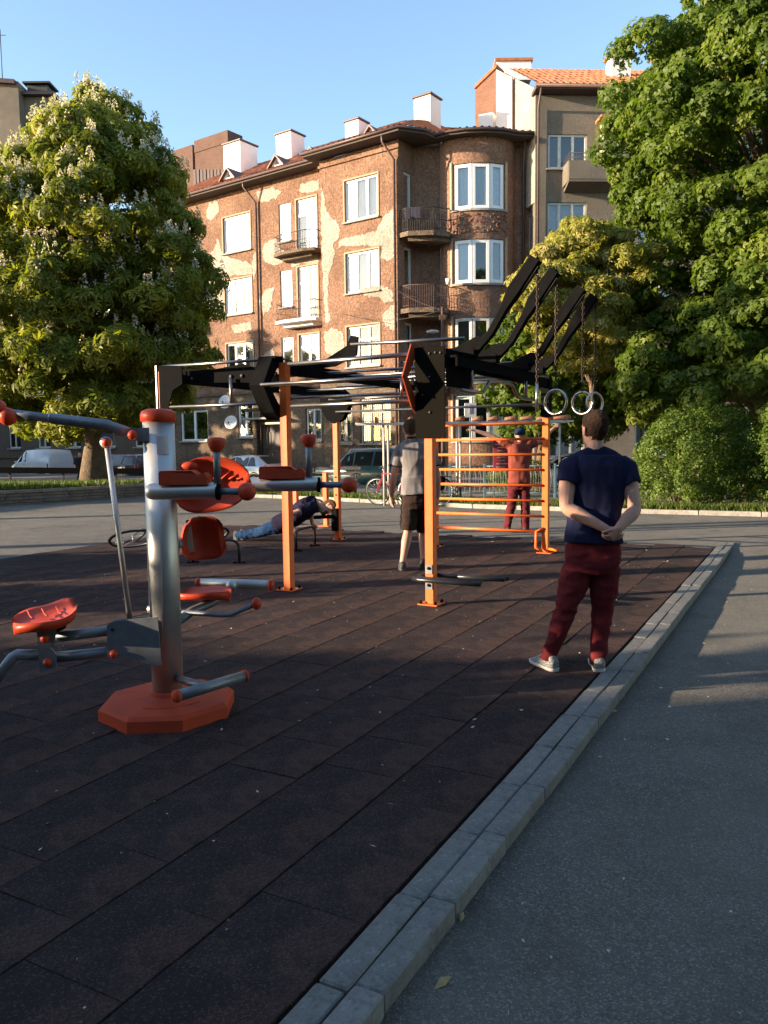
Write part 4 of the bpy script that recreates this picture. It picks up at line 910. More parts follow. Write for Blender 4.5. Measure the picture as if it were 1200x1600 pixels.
# ================================================================== column trainer (left foreground)
CC = V(-1.255, 4.50, 0); VZ = V(0, 0, 1)
tr = empty('column_trainer', CC, 'silver steel column trainer with red seats, pads and knobs on an octagonal red foot', 'exercise machine')
def part(mb_, name, m, par=tr, label=None): return mb_.build(name, m, par, label)
a0 = R(26)
def octa(r, z): return [CC + V(r * math.cos(a0 + i * math.pi / 4), r * math.sin(a0 + i * math.pi / 4), z) for i in range(8)]
b = MB(); b.rings([octa(.385, -.02), octa(.385, .062), octa(.362, .082), octa(.12, .105), octa(.1, .11)], True, False); base_o = part(b, 'base_cover', M_REDM)
b = MB()
for k in range(26):                                       # worn raised lettering round the cover: illegible dashes
    a = a0 - 2.35 + k * .055; p = CC + V(.235 * math.cos(a), .235 * math.sin(a), .0925); d = V(-math.sin(a), math.cos(a), 0); b.box(p, (.008 + .006 * ((k * 7) % 3), .016 - .004 * (k % 2), .004), (d, V(-d.y, d.x, 0), VZ))
part(b, 'raised_mark', M_REDM, base_o)
b = MB(); b.lathe(CC, VZ, [(.08, .102), (.12, .098), (.13, .09)], 24); part(b, 'base_collar', M_REDM)
b = MB(); b.lathe(CC, VZ, [(.02, .087), (1.68, .087)], 40); part(b, 'column', M_GALV)
b = MB(); b.lathe(CC, VZ, [(1.655, .088), (1.66, .098), (1.695, .098), (1.715, .09), (1.727, .06), (1.73, .01)], 32); part(b, 'cap', M_REDP)
b = MB(); n0 = math.atan2(-CC.y, -CC.x)
vs = [CC + V(.0885 * math.cos(t), .0885 * math.sin(t), z) for z in (1.475, 1.575) for t in [n0 - .15 + .75 * i / 10 for i in range(11)]]
b.add(vs, [(i, i + 1, i + 12, i + 11) for i in range(10)], True); part(b, 'tape_sticker', mat('clear_tape', (.50, .49, .50), .3, 0, var=.1, ns=30))
def knob(p, r=.018, sc=(1, 1, 1), par=tr, name='bolt_cap', m=M_REDP): b_ = MB(); b_.ball(p, r, 14, 10, sc); return part(b_, name, m, par)
# pull arm
d1 = 4.46
pv = D(209, 679, d1); pe = D(8, 645, d1 - .12); pj = D(166, 664, d1 - .02)
b = MB(); b.tube([pv, pv.lerp(pj, 1), pj.lerp(pe, .55)], [.030, .031, .030], 14); arm = part(b, 'pull_arm', M_GREYP)
b = MB(); b.tube([pj.lerp(pe, .5), pe], .024, 14); part(b, 'arm_sleeve', M_GREYP, arm); b = MB(); q = pj.lerp(pe, .56); b.tube([q, q + (pe - pj).normalized() * .008], .027, 14); part(b, 'arm_ring', M_GALV, arm)
for px, py in ((-5, 637), (12, 651)): knob(D(px, py, d1 - .13), .048, (1, 1, 1), arm, 'handle_knob')
b = MB(); b.hexa([D(203, 688, 4.40), D(236, 690, 4.42), D(236, 690, 4.50), D(203, 688, 4.48), D(203, 669, 4.40), D(236, 668, 4.42), D(236, 668, 4.50), D(203, 669, 4.48)]); part(b, 'arm_bracket', M_GREYP)
knob(D(207, 680, 4.39), .027); 
b = MB(); b.hexa([D(157, 690, 4.43), D(176, 690, 4.43), D(176, 690, 4.46), D(157, 690, 4.46), D(160, 675, 4.43), D(177, 678, 4.43), D(177, 678, 4.46), D(160, 675, 4.46)]); part(b, 'link_lug', M_GREYP, arm)
knob(D(166, 691, 4.41), .026)
b = MB(); b.ball(D(166, 691, 4.435), .036, 14, 8, (1, .5, 1)); part(b, 'link_eye', M_GALV, arm)
b = MB(); b.tube([D(167, 694, 4.45), D(204, 975, 4.42)], .0155, 12); part(b, 'push_rod', M_GALV)
# seat linkage
def slab(pts, d, th, name, m, par=tr):
    b_ = MB(); b_.prism([D(x, y, d) for x, y in pts], V(0, th, 0)); return part(b_, name, m, par)
slab([(167, 977), (180, 970), (246, 964), (252, 1041), (232, 1038), (222, 1036), (206, 1026), (182, 1025), (168, 1032)], 4.36, .012, 'side_plate', M_GREYP)
slab([(170, 974), (182, 968), (244, 962), (248, 1038), (222, 1033), (206, 1024), (182, 1023), (170, 1029)], 4.46, .012, 'side_plate', M_GREYP)
for y0, y1 in ((984, 997), (1018, 1028)):
    b = MB(); b.tube([D(178, y0, 4.42), D(78, y1, 4.38)], .030, 14); part(b, 'link_bar', M_GREYP)
slab([(57, 985), (88, 980), (85, 1002), (77, 1012), (87, 1022), (88, 1043), (62, 1050)], 4.31, .010, 'seat_bracket', M_GREYP)
slab([(62, 983), (90, 980), (86, 1002), (79, 1012), (88, 1022), (89, 1040), (66, 1046)], 4.42, .010, 'seat_bracket', M_GREYP)
for px, py, d in ((70, 998, 4.30), (74, 1035, 4.30), (178, 1022, 4.35)): knob(D(px, py, d), .024)
b = MB(); b.lathe(D(176, 984, 4.355), (0, 1, 0), [(-.004, .011), (.0, .011)], 10); part(b, 'bolt_hole', M_DARKROOM)
b = MB(); b.tube([D(62, 1023, 4.36), D(27, 1023, 4.34), D(20, 1027, 4.33), D(-12, 1068, 4.26)], .031, 14); part(b, 'foot_bar', M_GREYP)
def seat(c, ax, L_, W_, par, name='seat', back=.075, m=M_REDP, th=.028, ribs=5):
    """dished plastic saddle: long axis ax[0], width ax[1], up ax[2]; nose dips, back edge lifts"""
    X, Yv, Zv = ax; nu, nv = 14, 12; top = []; bot = []
    for i in range(nu + 1):
        t = i / nu * 2 - 1; wd = W_ * (1 - .52 * max(0, t) ** 1.6) * math.sqrt(max(0, 1 - (abs(t) ** 5) * .9))
        rt, rb = [], []
        for j in range(nv + 1):
            s = j / nv * 2 - 1; z = .030 * s * s + back * max(0, -t) ** 2.2 - .02 * max(0, t) ** 2 + .0035 * math.cos(s * ribs * 3.14) * (1 - abs(t))
            p = V(c) + X * (t * L_) + Yv * (s * wd); e = min(1, (1 - max(abs(t), abs(s))) * 6); rt.append(p + Zv * (z)); rb.append(p * 1 + Zv * (z - th - .03 * (1 - e) * 0) - X * t * L_ * .03 - Yv * s * wd * .05)
        top.append(rt); bot.append(rb)
    b_ = MB(); rings = [t_ + bb[::-1] for t_, bb in zip(top, bot)]; b_.rings(rings, True, True); o = part(b_, name, m, par); return o
sx = V(-.80, -.55, .02).normalized(); sz = V(.05, -.12, 1).normalized(); sy = sz.cross(sx).normalized(); sx = sy.cross(sz)
s1 = seat(D(70, 966, 4.36), (sx, sy, sz), .165, .15, tr, back=.05, th=.05)
b = MB(); b.box(D(76, 982, 4.37), (.16, .10, .02), None, .004); part(b, 'seat_mount', M_BLACK, s1)
b = MB()
for k in (-1, 0, 1): p = D(70, 962, 4.36) + sx * (k * .075) + sz * .012; b.tube([p - sy * .07 + sz * .008, p - sz * .004, p + sy * .07 + sz * .008], .004, 6)
part(b, 'seat_rib', M_REDM, s1)
# foot roller near the base
p0, p1 = G(275, 1088, .235), G(383, 1056, .235); dr = (p1 - p0).normalized()
b = MB(); b.tube([p0 + dr * .012, p1 - dr * .012], .030, 18); fr = part(b, 'foot_roller', M_GREYP)
for p, s in ((p0, -1), (p1, 1)): b = MB(); b.lathe(p - dr * .012 * s * -1 * 0, dr * s, [(-.014, .0335), (.004, .0335), (.012, .026), (.014, .001)], 16); part(b, 'end_cap', M_REDM, fr)
b = MB(); b.tube([CC + V(.05, -.02, .2), p0.lerp(p1, .42)], .022, 10); part(b, 'roller_bracket', M_GREYP, fr)
# two padded forearm rests with hand grips
def forearm(dpt, x0, x1, y, ball, kx, ky, cush, kz):
    a_, c_ = D(x0, y, dpt), D(x1, y, dpt); b_ = MB(); e = V(1, 0, 0)
    b_.lathe(a_, e, [(-.02, .012), (-.014, .030), (0, .040), (.02, .043), ((c_ - a_).length - .02, .043), ((c_ - a_).length, .043)], 20); o = part(b_, 'arm_tube', M_GALV)
    b_ = MB(); b_.lathe(c_, e, [(-.004, .045), (.012, .045), (.014, .03)], 20); part(b_, 'rubber_ring', M_BLACK, o)
    q = D(ball, y, dpt); b_ = MB(); b_.tube([c_, q], .0185, 12); part(b_, 'grip_bar', M_GREYP, o); knob(q, .048, (1, 1, 1), o, 'handle_knob')
    k = D(kx, ky, dpt); b_ = MB(); b_.tube([V(k.x + .03 * 0, k.y, a_.z + .035), k], .019, 12); part(b_, 'grip_post', M_GREYP, o)
    b_ = MB(); b_.lathe(k, VZ, [(-.045, .012), (-.04, .026), (-.015, .042), (.012, .047), (.026, .044), (.032, .025), (.033, .002)], 18); part(b_, 'grip_knob', M_REDP, o)
    m0, m1 = D(cush[0], y, dpt), D(cush[1], y, dpt); zt = a_.z + .043; b_ = MB(); w_ = .055
    pr = [(0, 0), (1, 0), (1, .035), (.93, .06), (.8, .05), (.68, .072), (.03, .072), (0, .06)]
    b_.prism([V(m0.x + (m1.x - m0.x) * u, m0.y - w_ * (1 if u < .7 else .8), zt - .008 + h) for u, h in pr], V(0, w_ * 2, 0)); part(b_, 'arm_pad', M_REDM, o)
    return o
f1 = forearm(4.15, 234, 340, 768, 386, 338, 693, (253, 327), 0); f2 = forearm(4.74, 372, 497, 757.5, 545, 482, 687, (407, 477), 0)
b = MB(); b.tube([D(300, 768, 4.15) + V(0, .03, 0), D(290, 770, 4.5), CC + V(.05, .02, 1.27)], .03, 10); b.tube([D(385, 757, 4.74), D(330, 762, 4.65), CC + V(.05, .02, 1.27)], .03, 10); part(b, 'arm_yoke', M_GREYP)
# leaf-shaped backrest
bz = V(.25, -.05, 1).normalized(); bn = V(.35, -.93, .0).normalized(); bx = bz.cross(bn).normalized() * -1
c = D(329, 757, 4.50); b = MB(); nu, nv = 16, 12; rings = []
for i in range(nu + 1):
    t = i / nu * 2 - 1; rt, rb = [], []; wd = .155 * math.sqrt(max(.004, 1 - abs(t) ** 2.6)) * (1 - .12 * t)
    for j in range(nv + 1):
        s = j / nv * 2 - 1; dz = .05 * s * s + .03 * t * t + .004 * math.cos(s * 14); p = c + V(1, -.05, -.0) * (t * .215) + V(.18, 0, 1) * (s * wd); rt.append(p + bn * dz * 1.0); rb.append(p + bn * (dz - .03))
    rings.append(rt + rb[::-1])
b.rings(rings, True, True); br = part(b, 'backrest', M_REDP)
b = MB(); p = D(295, 728, 4.46); b.ball(p, .05, 12, 8, (1.1, .6, .55)); part(b, 'backrest_lip', M_REDP, br)
b = MB()
for k in range(4): p = c + V(1, -.05, 0) * (.05 + .045 * k) + bn * .025; b.tube([p + V(.02, 0, .09 - .015 * k), p + V(-.04, 0, .03)], .005, 5)
part(b, 'backrest_groove', M_REDM, br)
# second seat shell, seen from behind, with mounting plate
c = D(312, 841, 4.78); b = MB(); rings = []
for i in range(11):
    t = i / 10 * 2 - 1; rt, rb = [], []
    for j in range(9):
        s = j / 8 * 2 - 1; wd = .125 * (1 - .22 * max(0, s)); dz = .10 * t * t + .05 * s * s
        p = c + V(.9, .44, 0) * (t * .125 * (1 - .12 * s) * (1 - .25 * abs(s) ** 6)) + VZ * (s * .130 * (1 - .2 * abs(t) ** 4)); rt.append(p + V(.44, -.9, .1) * dz); rb.append(p + V(.44, -.9, .1) * (dz - .05))
    rings.append(rt + rb[::-1])
b.rings(rings, True, True); s2 = part(b, 'seat_back', M_REDP)
slab([(277, 820), (297, 818), (303, 862), (279, 868)], 4.70, .02, 'seat_plate', M_GALV, s2)
b = MB(); b.tube([D(283, 845, 4.72), CC + V(.06, .05, .95)], .03, 10); part(b, 'seat_arm', M_GREYP, s2)
# third station: pedal seat with roller and bent handle behind the column
c = D(322, 928, 4.80); s3 = seat(c, (V(.97, -.2, .1).normalized(), V(.2, .97, 0).normalized(), VZ), .16, .13, tr, 'pedal_seat', .01, M_REDP, .035)
b = MB(); p0, p1 = D(310, 911, 5.0), D(424, 914, 4.9); b.tube([p0, p1], .030, 16); ro = part(b, 'leg_roller', M_GALV)
for p, s in ((p0, -1), (p1, 1)): b = MB(); b.lathe(p, (p1 - p0) * s, [(-.012, .034), (.004, .034), (.012, .027), (.013, .001)], 14); part(b, 'end_cap', M_REDP, ro)
b = MB(); b.ball(D(362, 915, 4.9), .036, 12, 8); part(b, 'roller_hub', M_GALV, ro)
b = MB(); b.tube([CC + V(.04, .05, .5), D(300, 955, 4.72), D(330, 942, 4.78), D(350, 928, 4.86)], .028, 12); part(b, 'seat_beam', M_GREYP)
b = MB(); b.tube([D(285, 957, 4.66), D(352, 961, 4.62), D(362, 960, 4.62), D(398, 944, 4.6)], .0155, 10); hb = part(b, 'bent_handle', M_GREYP); knob(D(401, 943, 4.6), .036, (.8, 1, 1), hb, 'handle_knob')
b = MB(); b.lathe(D(236, 952, 4.52), V(1, .2, 0), [(-.02, .02), (.03, .022), (.05, .022)], 10); part(b, 'axle_end', M_GALV)
# ================================================================== calisthenics rig
M_CHAIN = mat('dark_rusty_chain', (.05, .032, .025), .7, .4, var=.4, ns=40)
ANG = math.atan2(SD.y, SD.x); AX = (ND, SD, VZ)
rig = empty('calisthenics_rig', Y(-4.8, 8.6), 'orange and black calisthenics rig with steel pull-up bars and ladder', 'climbing frame')
rp = lambda mb_, name, m, par=rig, label=None: mb_.build(name, m, par, label)
posts = {'O': (-3.16, 6.78), 'F': (-4.83, 6.84), 'L': (-6.5, 6.84), 'R': (-3.22, 10.62), 'M': (-4.88, 10.62), 'B': (-6.66, 10.80)}
for k, (n, s) in posts.items():
    top = 2.36
    b = MB(); b.box(Y(n, s, top / 2), (.085, .085, top), AX, .006); po = rp(b, 'post', M_ORANGE)
    b = MB(); b.box(Y(n, s, .008), (.20, .20, .012), AX, .002); rp(b, 'foot_plate', M_ORANGE, po)
    b = MB()
    for dx in (-.075, .075):
        for dy in (-.075, .075): b.lathe(Y(n + dx, s + dy, .012), VZ, [(0, .016), (.014, .016), (.022, .009), (.03, .009)], 8)
    rp(b, 'anchor_bolt', M_BLACK, po)
# black sleeves / chevron brackets
def chev(n, s, w0, w1, m=M_BLACK, flip=-1, name='chevron_bracket'):
    prof = [(.05, 2.43), (-.13, 2.42), (-.31, 2.12), (-.13, 1.85), (-.02, 1.78), (.05, 1.80), (.05, 1.88), (-.05, 1.94), (-.20, 2.12), (-.06, 2.30), (.05, 2.33)]
    b_ = MB(); b_.prism([Y(n + w0, s - flip * a * 1.0 if flip > 0 else s + a, z) for a, z in prof], ND * (w1 - w0)); return rp(b_, name, m)
n, s = posts['F']; o = chev(n, s, -.22, -.21); chev(n, s, -.055, -.047)
b = MB(); pf = [(-.13, 2.42), (-.31, 2.12), (-.13, 1.85), (-.02, 1.78)]
for (a, z), (a2, z2) in zip(pf, pf[1:]): b.prism([Y(n - .21, s + a, z), Y(n - .21, s + a2, z2), Y(n - .21, s + a2 + .012, z2), Y(n - .21, s + a + .012, z)], ND * .16)
rp(b, 'bracket_web', M_BLACK)
b = MB(); b.box(Y(n - .12, s - .04, 2.40), (.22, .2, .012), AX); rp(b, 'bracket_cap', M_BLACK)
n, s = posts['O']; chev(n, s, -.135, -.123, mat('shaded_orange_paint', (.30, .045, .012), .5, var=.15))  # orange bracket with its shade put into a darker paint colour
b = MB(); b.box(Y(n + .03, s - .058, 1.98), (.30, .012, .83), AX, .003); pl = rp(b, 'face_plate', mat('brown_black_plate', (.0085, .0072, .0055), .9, var=.2, ns=5, spec=.03))
b = MB()
for dn in (0, .06, .11): b.lathe(Y(n + .03 + dn, s - .066, 2.34 - abs(dn - .05) * .1), -SD, [(0, .012), (.006, .012), (.008, .001)], 8)
for z in (2.12, 1.80): b.lathe(Y(n + .03, s - .066, z), -SD, [(0, .014), (.008, .012), (.01, .001)], 8)
rp(b, 'plate_bolt', M_IRON, pl)
b = MB(); b.box(Y(n + .19, s + .25, 2.2), (.012, .60, .34), AX, .002); rp(b, 'side_plate', M_BLACK)
n, s = posts['B']
for off in (-.15, .15):
    b = MB(); prof = [(-.02, 1.84), (-.14, 1.9), (-.26, 2.1), (-.26, 2.28), (-.1, 2.4), (.1, 2.4), (.26, 2.28), (.26, 2.1), (.14, 1.9)]
    b.prism([Y(n + a, s + off * .35, z) for a, z in prof], SD * .012); rp(b, 'hex_bracket', M_BLACK)
for k in ('R', 'M'):
    n, s = posts[k]; b = MB(); b.box(Y(n, s, 2.12), (.12, .12, .54), AX, .004); b.box(Y(n, s - .066, 1.96), (.05, .01, .08), AX); rp(b, 'post_sleeve', M_BLACK)
n, s = posts['L']
b = MB(); prof = [(0, 1.86), (.12, 1.86), (.14, 2.0), (.2, 2.14), (.34, 2.2), (.34, 2.4), (0, 2.42)]; b.prism([Y(n + a, s - .06, z) for a, z in prof], SD * .014); rp(b, 'corner_plate', M_BLACK)
b = MB(); b.box(Y(n - .045, s - .05, 2.14), (.014, .012, .56), AX); rp(b, 'edge_strip', M_CHROME)
# beams along the yard
def beam(a, c, h, w_, m=M_BLACK, name='beam'):
    d = (c - a); ln = d.length; d.normalize(); sd = VZ.cross(d).normalized(); b_ = MB(); b_.box((a + c) / 2, (ln, w_, h), (d, sd, d.cross(sd)), .004); return rp(b_, name, m)
beam(Y(-3.16, 6.8, 2.30), Y(-3.22, 10.6, 2.30), .12, .07); beam(Y(-4.84, 6.8, 2.30), Y(-4.88, 10.6, 2.30), .12, .07); beam(Y(-6.5, 6.86, 2.30), Y(-6.64, 10.8, 2.30), .12, .07)
b = MB(); prof = [(-6.45, 2.40), (-5.9, 2.36), (-5.5, 2.40), (-4.95, 2.24), (-4.95, 2.14), (-5.5, 2.20), (-6.0, 2.22), (-6.45, 2.22)]; b.prism([Y(nn, 7.0, z) for nn, z in prof], SD * .03); tb = rp(b, 'tapered_beam', M_BLACK)
b = MB()
for nn in (-6.2, -5.65, -5.5, -5.05): b.lathe(Y(nn, 6.995, 2.27), -SD, [(0, .022), (.012, .02), (.014, .001)], 8)
rp(b, 'beam_bolt', M_IRON, tb)
b = MB(); prof = [(-4.78, 2.40), (-4.5, 2.40), (-4.25, 2.52), (-4.2, 2.62), (-4.12, 2.60), (-4.14, 2.42), (-4.4, 2.32), (-4.78, 2.30)]; b.prism([Y(nn, 7.12, z) for nn, z in prof], SD * .03); rp(b, 'raised_bracket', M_BLACK)
# bars
def bar(a, c, r=.0175, m=M_CHROME, name='steel_bar'): b_ = MB(); b_.tube([a, c], r, 12); return rp(b_, name, m)
bar(Y(-4.75, 6.8, 2.335), Y(-3.24, 6.76, 2.345), .0215); bar(Y(-4.9, 6.53, 2.12), Y(-3.28, 6.49, 2.12)); bar(Y(-4.72, 6.79, 1.91), Y(-3.2, 6.76, 1.915), .0205); bar(Y(-4.2, 7.12, 2.53), Y(-2.95, 7.12, 2.50))
bar(Y(-6.46, 6.8, 2.405), Y(-5.0, 6.8, 2.40)); bar(Y(-6.38, 6.8, 1.955), Y(-4.98, 6.8, 1.95)); bar(Y(-4.86, 6.9, 2.0), Y(-3.2, 6.95, 2.0), .015)
bar(Y(-5.62, 6.95, 2.25), Y(-5.62, 6.95, 1.93), .02)
b = MB(); b.tube([Y(-5.95, 7.6, 1.93), Y(-5.42, 7.6, 1.94), Y(-5.28, 7.6, 2.05), Y(-5.02, 7.6, 2.06), Y(-4.86, 7.6, 2.06)], .02, 8); rp(b, 'bent_bar', M_BLACK)
for i in range(6):
    s_ = 7.55 + i * .5; bar(Y(-4.86, s_, 2.30), Y(-3.18, s_, 2.30), .015, name='ladder_rung')
for i in range(3):
    s_ = 7.6 + i * 1.1; bar(Y(-6.55, s_, 2.30), Y(-4.86, s_, 2.30), .016, name='ladder_rung')
for s_ in (7.08, 7.85): bar(Y(-3.0, s_ + 2.2, 2.47), Y(-4.9, s_ + 2.2, 2.47), .015)
bar(Y(-3.2, 10.6, 2.42), Y(-6.6, 10.75, 2.42)); bar(Y(-3.2, 10.55, 2.02), Y(-6.6, 10.7, 2.02)); bar(Y(-4.88, 10.4, 2.2), Y(-6.6, 10.5, 2.2))
b = MB(); b.tube([Y(-2.88, 6.85, 2.0), Y(-2.88, 7.35, 2.0), Y(-2.88, 7.42, 2.01), Y(-2.88, 7.6, 2.13), Y(-2.88, 7.68, 2.14), Y(-2.88, 8.2, 2.135), Y(-2.88, 8.28, 2.12), Y(-2.88, 8.42, 2.01), Y(-2.88, 8.5, 2.0), Y(-2.88, 9.15, 2.0)], .0175, 10); rp(b, 'wavy_bar', M_CHROME)
for s_ in (7.16, 8.78): bar(Y(-2.90, s_, 2.28), Y(-2.90, s_, 1.98), .02)
b = MB(); b.box(Y(-3.02, 7.95, 2.30), (.30, 2.4, .02), AX); b.box(Y(-2.88, 7.95, 2.26), (.02, 2.4, .10), AX); rp(b, 'carrier_plate', M_BLACK)
bar(Y(-3.16, 6.65, 1.95) + V(0, 0, 0), Y(-3.32, 6.72, 2.12), .012, M_BLACK, 'brace'); bar(Y(-3.36, 6.6, 1.93), Y(-3.36, 6.6, 2.11), .014)
# low foot bars on the front post
n, s = posts['O']; b = MB(); z = .26
b.tube([Y(n + .55, s - .12, z), Y(n - .02, s - .12, z), Y(n - .08, s - .10, z), Y(n - .10, s, z), Y(n - .08, s + .09, z + .005), Y(n + .03, s + .11, z + .005)], .022, 10)
b.tube([Y(n + .57, s - .185, z), Y(n - .04, s - .185, z), Y(n - .12, s - .14, z)], .022, 10); fb_ = rp(b, 'foot_bar', M_GLOSSBLK)
b = MB(); b.tube([Y(n + .02, s + .12, z), Y(n + .68, s + .14, z)], .022, 10); b.tube([Y(n + .10, s + .19, z), Y(n + .70, s + .21, z)], .022, 10); rp(b, 'foot_bar', M_GLOSSBLK)
b = MB(); b.box(Y(n, s - .046, z + .08), (.07, .012, .09), AX, .002); b.box(Y(n, s - .046, z - .06), (.07, .012, .1), AX, .002); rp(b, 'clamp_plate', M_GREYP, fb_)
b = MB()
for zz in (.09, -.07): b.lathe(Y(n, s - .05, z + zz), -SD, [(0, .016), (.014, .014), (.016, .001)], 8)
rp(b, 'clamp_bolt', M_BLACK, fb_)
# wall ladder of orange rungs
for i in range(8):
    z = .295 + i * .2105; b = MB(); b.tube([Y(-4.84, 10.57, z), Y(-3.25, 10.57, z)], .0195, 10); rp(b, 'rung', M_ORANGE)
n, s = posts['R']; b = MB(); b.tube([Y(n - .02, s - .05, .34), Y(n - .10, s - .1, .30), Y(n - .10, s - .12, .08), Y(n - .02, s - .1, .04)], .02, 8); b.tube([Y(n + .05, s - .02, .06), Y(n + .16, s - .05, .05), Y(n + .16, s + .06, .05), Y(n + .05, s + .05, .06)], .018, 8); rp(b, 'foot_loop', M_ORANGE)
# pads on post B
n, s = posts['B']; b = MB(); b.box(Y(n - .01, s - .07, .33), (.11, .06, .36), AX, .01); pb = rp(b, 'post_pad', M_BLACK); b = MB(); b.tube([Y(n - .02, s - .1, .38), Y(n - .25, s - .34, .38), Y(n - .42, s - .5, .36)], .03, 8); rp(b, 'grip_bar', M_BLACK)
for zz in (1.0, .72):
    b = MB(); b.lathe(Y(n, s - .043, zz), -SD, [(0, .014), (.01, .012), (.012, .001)], 8); rp(b, 'post_bolt', M_BLACK)
# angled arms that carry the rings
prof_px = [(838, 404), (803, 456), (789, 481), (767, 521), (742, 549)]
P7 = [hit(x, y, SD * 7.1, SD) for x, y in prof_px]; armprof = [(p.dot(ND), p.z) for p in P7] + [(-3.02, 2.34)]
def arm_geo(s_):
    pts = [Y(nn, s_, z) for nn, z in armprof]; b_ = MB(); rr = []
    for i, p in enumerate(pts):
        d = (pts[max(i - 1, 0)] - pts[min(i + 1, len(pts) - 1)]).normalized(); up = SD.cross(d).normalized(); hh = (.058, .066, .042, .038, .042, .05)[i]; hw = (.044, .046, .034, .030, .032, .034)[i]; c_ = .014
        rr.append([p + SD * x + up * y for x, y in ((-hw, -hh + c_), (-hw + c_, -hh), (hw - c_, -hh), (hw, -hh + c_), (hw, hh - c_), (hw - c_, hh), (-hw + c_, hh), (-hw, hh - c_))])
    b_.rings(rr, True, False); o_ = rp(b_, 'ring_arm', M_BLACK)
    b_ = MB(); p, q = pts[0], pts[1]; d = (p - q).normalized(); up = SD.cross(d).normalized(); b_.box(p.lerp(q, .5) + up * .066, ((p - q).length * .75, .06, .006), (d, SD, up)); rp(b_, 'arm_cover', mat('arm_cover', (.03, .025, .021), .75, var=.2, spec=.15), o_)
    b_ = MB(); b_.box(Y(-3.0, s_, 2.36), (.35, .11, .10), AX, .01); b_.prism([Y(-3.1, s_ - .05, 2.38), Y(-2.78, s_ - .05, 2.38), Y(armprof[3][0], s_ - .05, armprof[3][1] - .05), Y(armprof[3][0] - .12, s_ - .05, armprof[3][1] - .02)], SD * .012); rp(b_, 'arm_base', M_BLACK, o_)
    return V(*pts[0])
S4 = (7.10, 7.69, 8.70, 9.25); names = ('gym ring on a chain from the nearest ring arm, seen edge-on', 'round steel gym ring on a rusty chain from the second ring arm', 'steel gym ring at upper left of the navy man\'s head, third ring arm', 'steel gym ring from the farthest ring arm, just above the navy man\'s head')
rot = (R(78), R(-42), R(-40), R(28)); zc = (1.915, 1.90, 1.93, 1.95)
for s_, nm, ra, z_c in zip(S4, names, rot, zc):
    tip = arm_geo(s_); g = empty('gym_ring', (tip.x, tip.y, z_c), nm, 'gym ring', 'gym rings hanging from the rig')
    hx = tip + ND * .012; b = MB(); zt = tip.z + .02; rad = .118; zb_ = z_c + rad + .01; k = int((zt - zb_) / .032)
    for i in range(k + 1):
        zz = zt - i * (zt - zb_) / k; dd_ = ND if i % 2 else SD; e_ = [V(0, 0, .024 * math.sin(t)) + dd_ * (.012 * math.cos(t)) for t in [2 * math.pi * j / 8 for j in range(8)]]
        b.tube([V(hx.x, hx.y, zz) + q for q in e_], .0052, 5, closed=True)
    b.build('chain', M_CHAIN, g)
    dx = V(math.cos(ra), math.sin(ra), 0); b = MB(); b.tube([V(hx.x, hx.y, z_c) + dx * (rad * math.cos(t)) + V(0, 0, rad * math.sin(t)) for t in [2 * math.pi * j / 36 for j in range(36)]], .0135, 12, closed=True); b.build('ring', M_RING, g)
# low black push-up hoops
def hoop(a, c, h, label):
    a, c = V(a), V(c); g = empty('push_up_bar', (a + c) / 2, label, 'push-up bar', 'push-up bars on the rubber floor'); u = VZ * h; d = (c - a).normalized(); b_ = MB()
    b_.tube([a, a + u * .72, a + u * .92 + d * .03, a + u + d * .09, c + u - d * .09, c + u * .92 - d * .03, c + u * .72, c], .019, 10); b_.build('hoop', M_GLOSSBLK, g)
    for p in (a, c):
        b_ = MB(); b_.box(p + VZ * .006, (.16, .08, .01), None, .002)
        for s__ in (-1, 1): b_.lathe(p + V(.055 * s__, 0, .01), VZ, [(0, .013), (.012, .013), (.016, .006)], 7)
        b_.build('foot_plate', M_BLACK, g)
p = G(374, 880); hoop(p, p + V(-.62, .1, 0), .30, 'black push-up hoop behind the red seats of the column trainer')
p = G(463, 861); hoop(p, p + V(.22, .55, 0), .30, 'black push-up hoop gripped by the man doing push-ups')
# low orange posts with a rail, behind the push-ups
p0, p1 = G(463, 818), G(510, 822); lp_ = empty('low_bars', (p0 + p1) / 2, 'low orange bar on two posts behind the man doing push-ups', 'exercise bars')
for p in (p0, p1):
    b = MB(); b.box(p + VZ * .5, (.085, .085, 1.0), AX, .006); o = b.build('post', M_ORANGE, lp_); b = MB(); b.box(p + VZ * .006, (.22, .22, .012), AX, .002); b.build('foot_plate', M_ORANGE, o)
b = MB(); b.tube([p0 + VZ * .95, p1 + VZ * .95], .02, 8); b.build('rail', M_BLACK, lp_)
# ================================================================== people
from mathutils import noise as mnoise
def lerp(a, c, t): return V(a).lerp(V(c), t)
def oval(c, X, Yv, rx, ry, n=18, sq=2.3):
    out = []
    for j in range(n):
        t = 2 * math.pi * j / n; cs, sn = math.cos(t), math.sin(t)
        out.append(V(c) + X * (rx * math.copysign(abs(cs) ** (2 / sq), cs)) + Yv * (ry * math.copysign(abs(sn) ** (2 / sq), sn)))
    return out
def limb(b, pts, rs, n=12, ends=True):
    """tapered tube with round ends"""
    pts = [V(p) for p in pts]; P, Rr = [], []
    for i in range(len(pts) - 1):
        for k in range(4): P.append(pts[i].lerp(pts[i + 1], k / 4)); Rr.append(rs[i] + (rs[i + 1] - rs[i]) * k / 4)
    P.append(pts[-1]); Rr.append(rs[-1])
    for _ in range(2): P = [P[0]] + [(P[i - 1] + P[i] * 2 + P[i + 1]) / 4 for i in range(1, len(P) - 1)] + [P[-1]]
    b.tube(P, Rr, n)
    if ends: b.ball(P[0], rs[0] * .98, 12, 8); b.ball(P[-1], rs[-1] * .98, 12, 8)
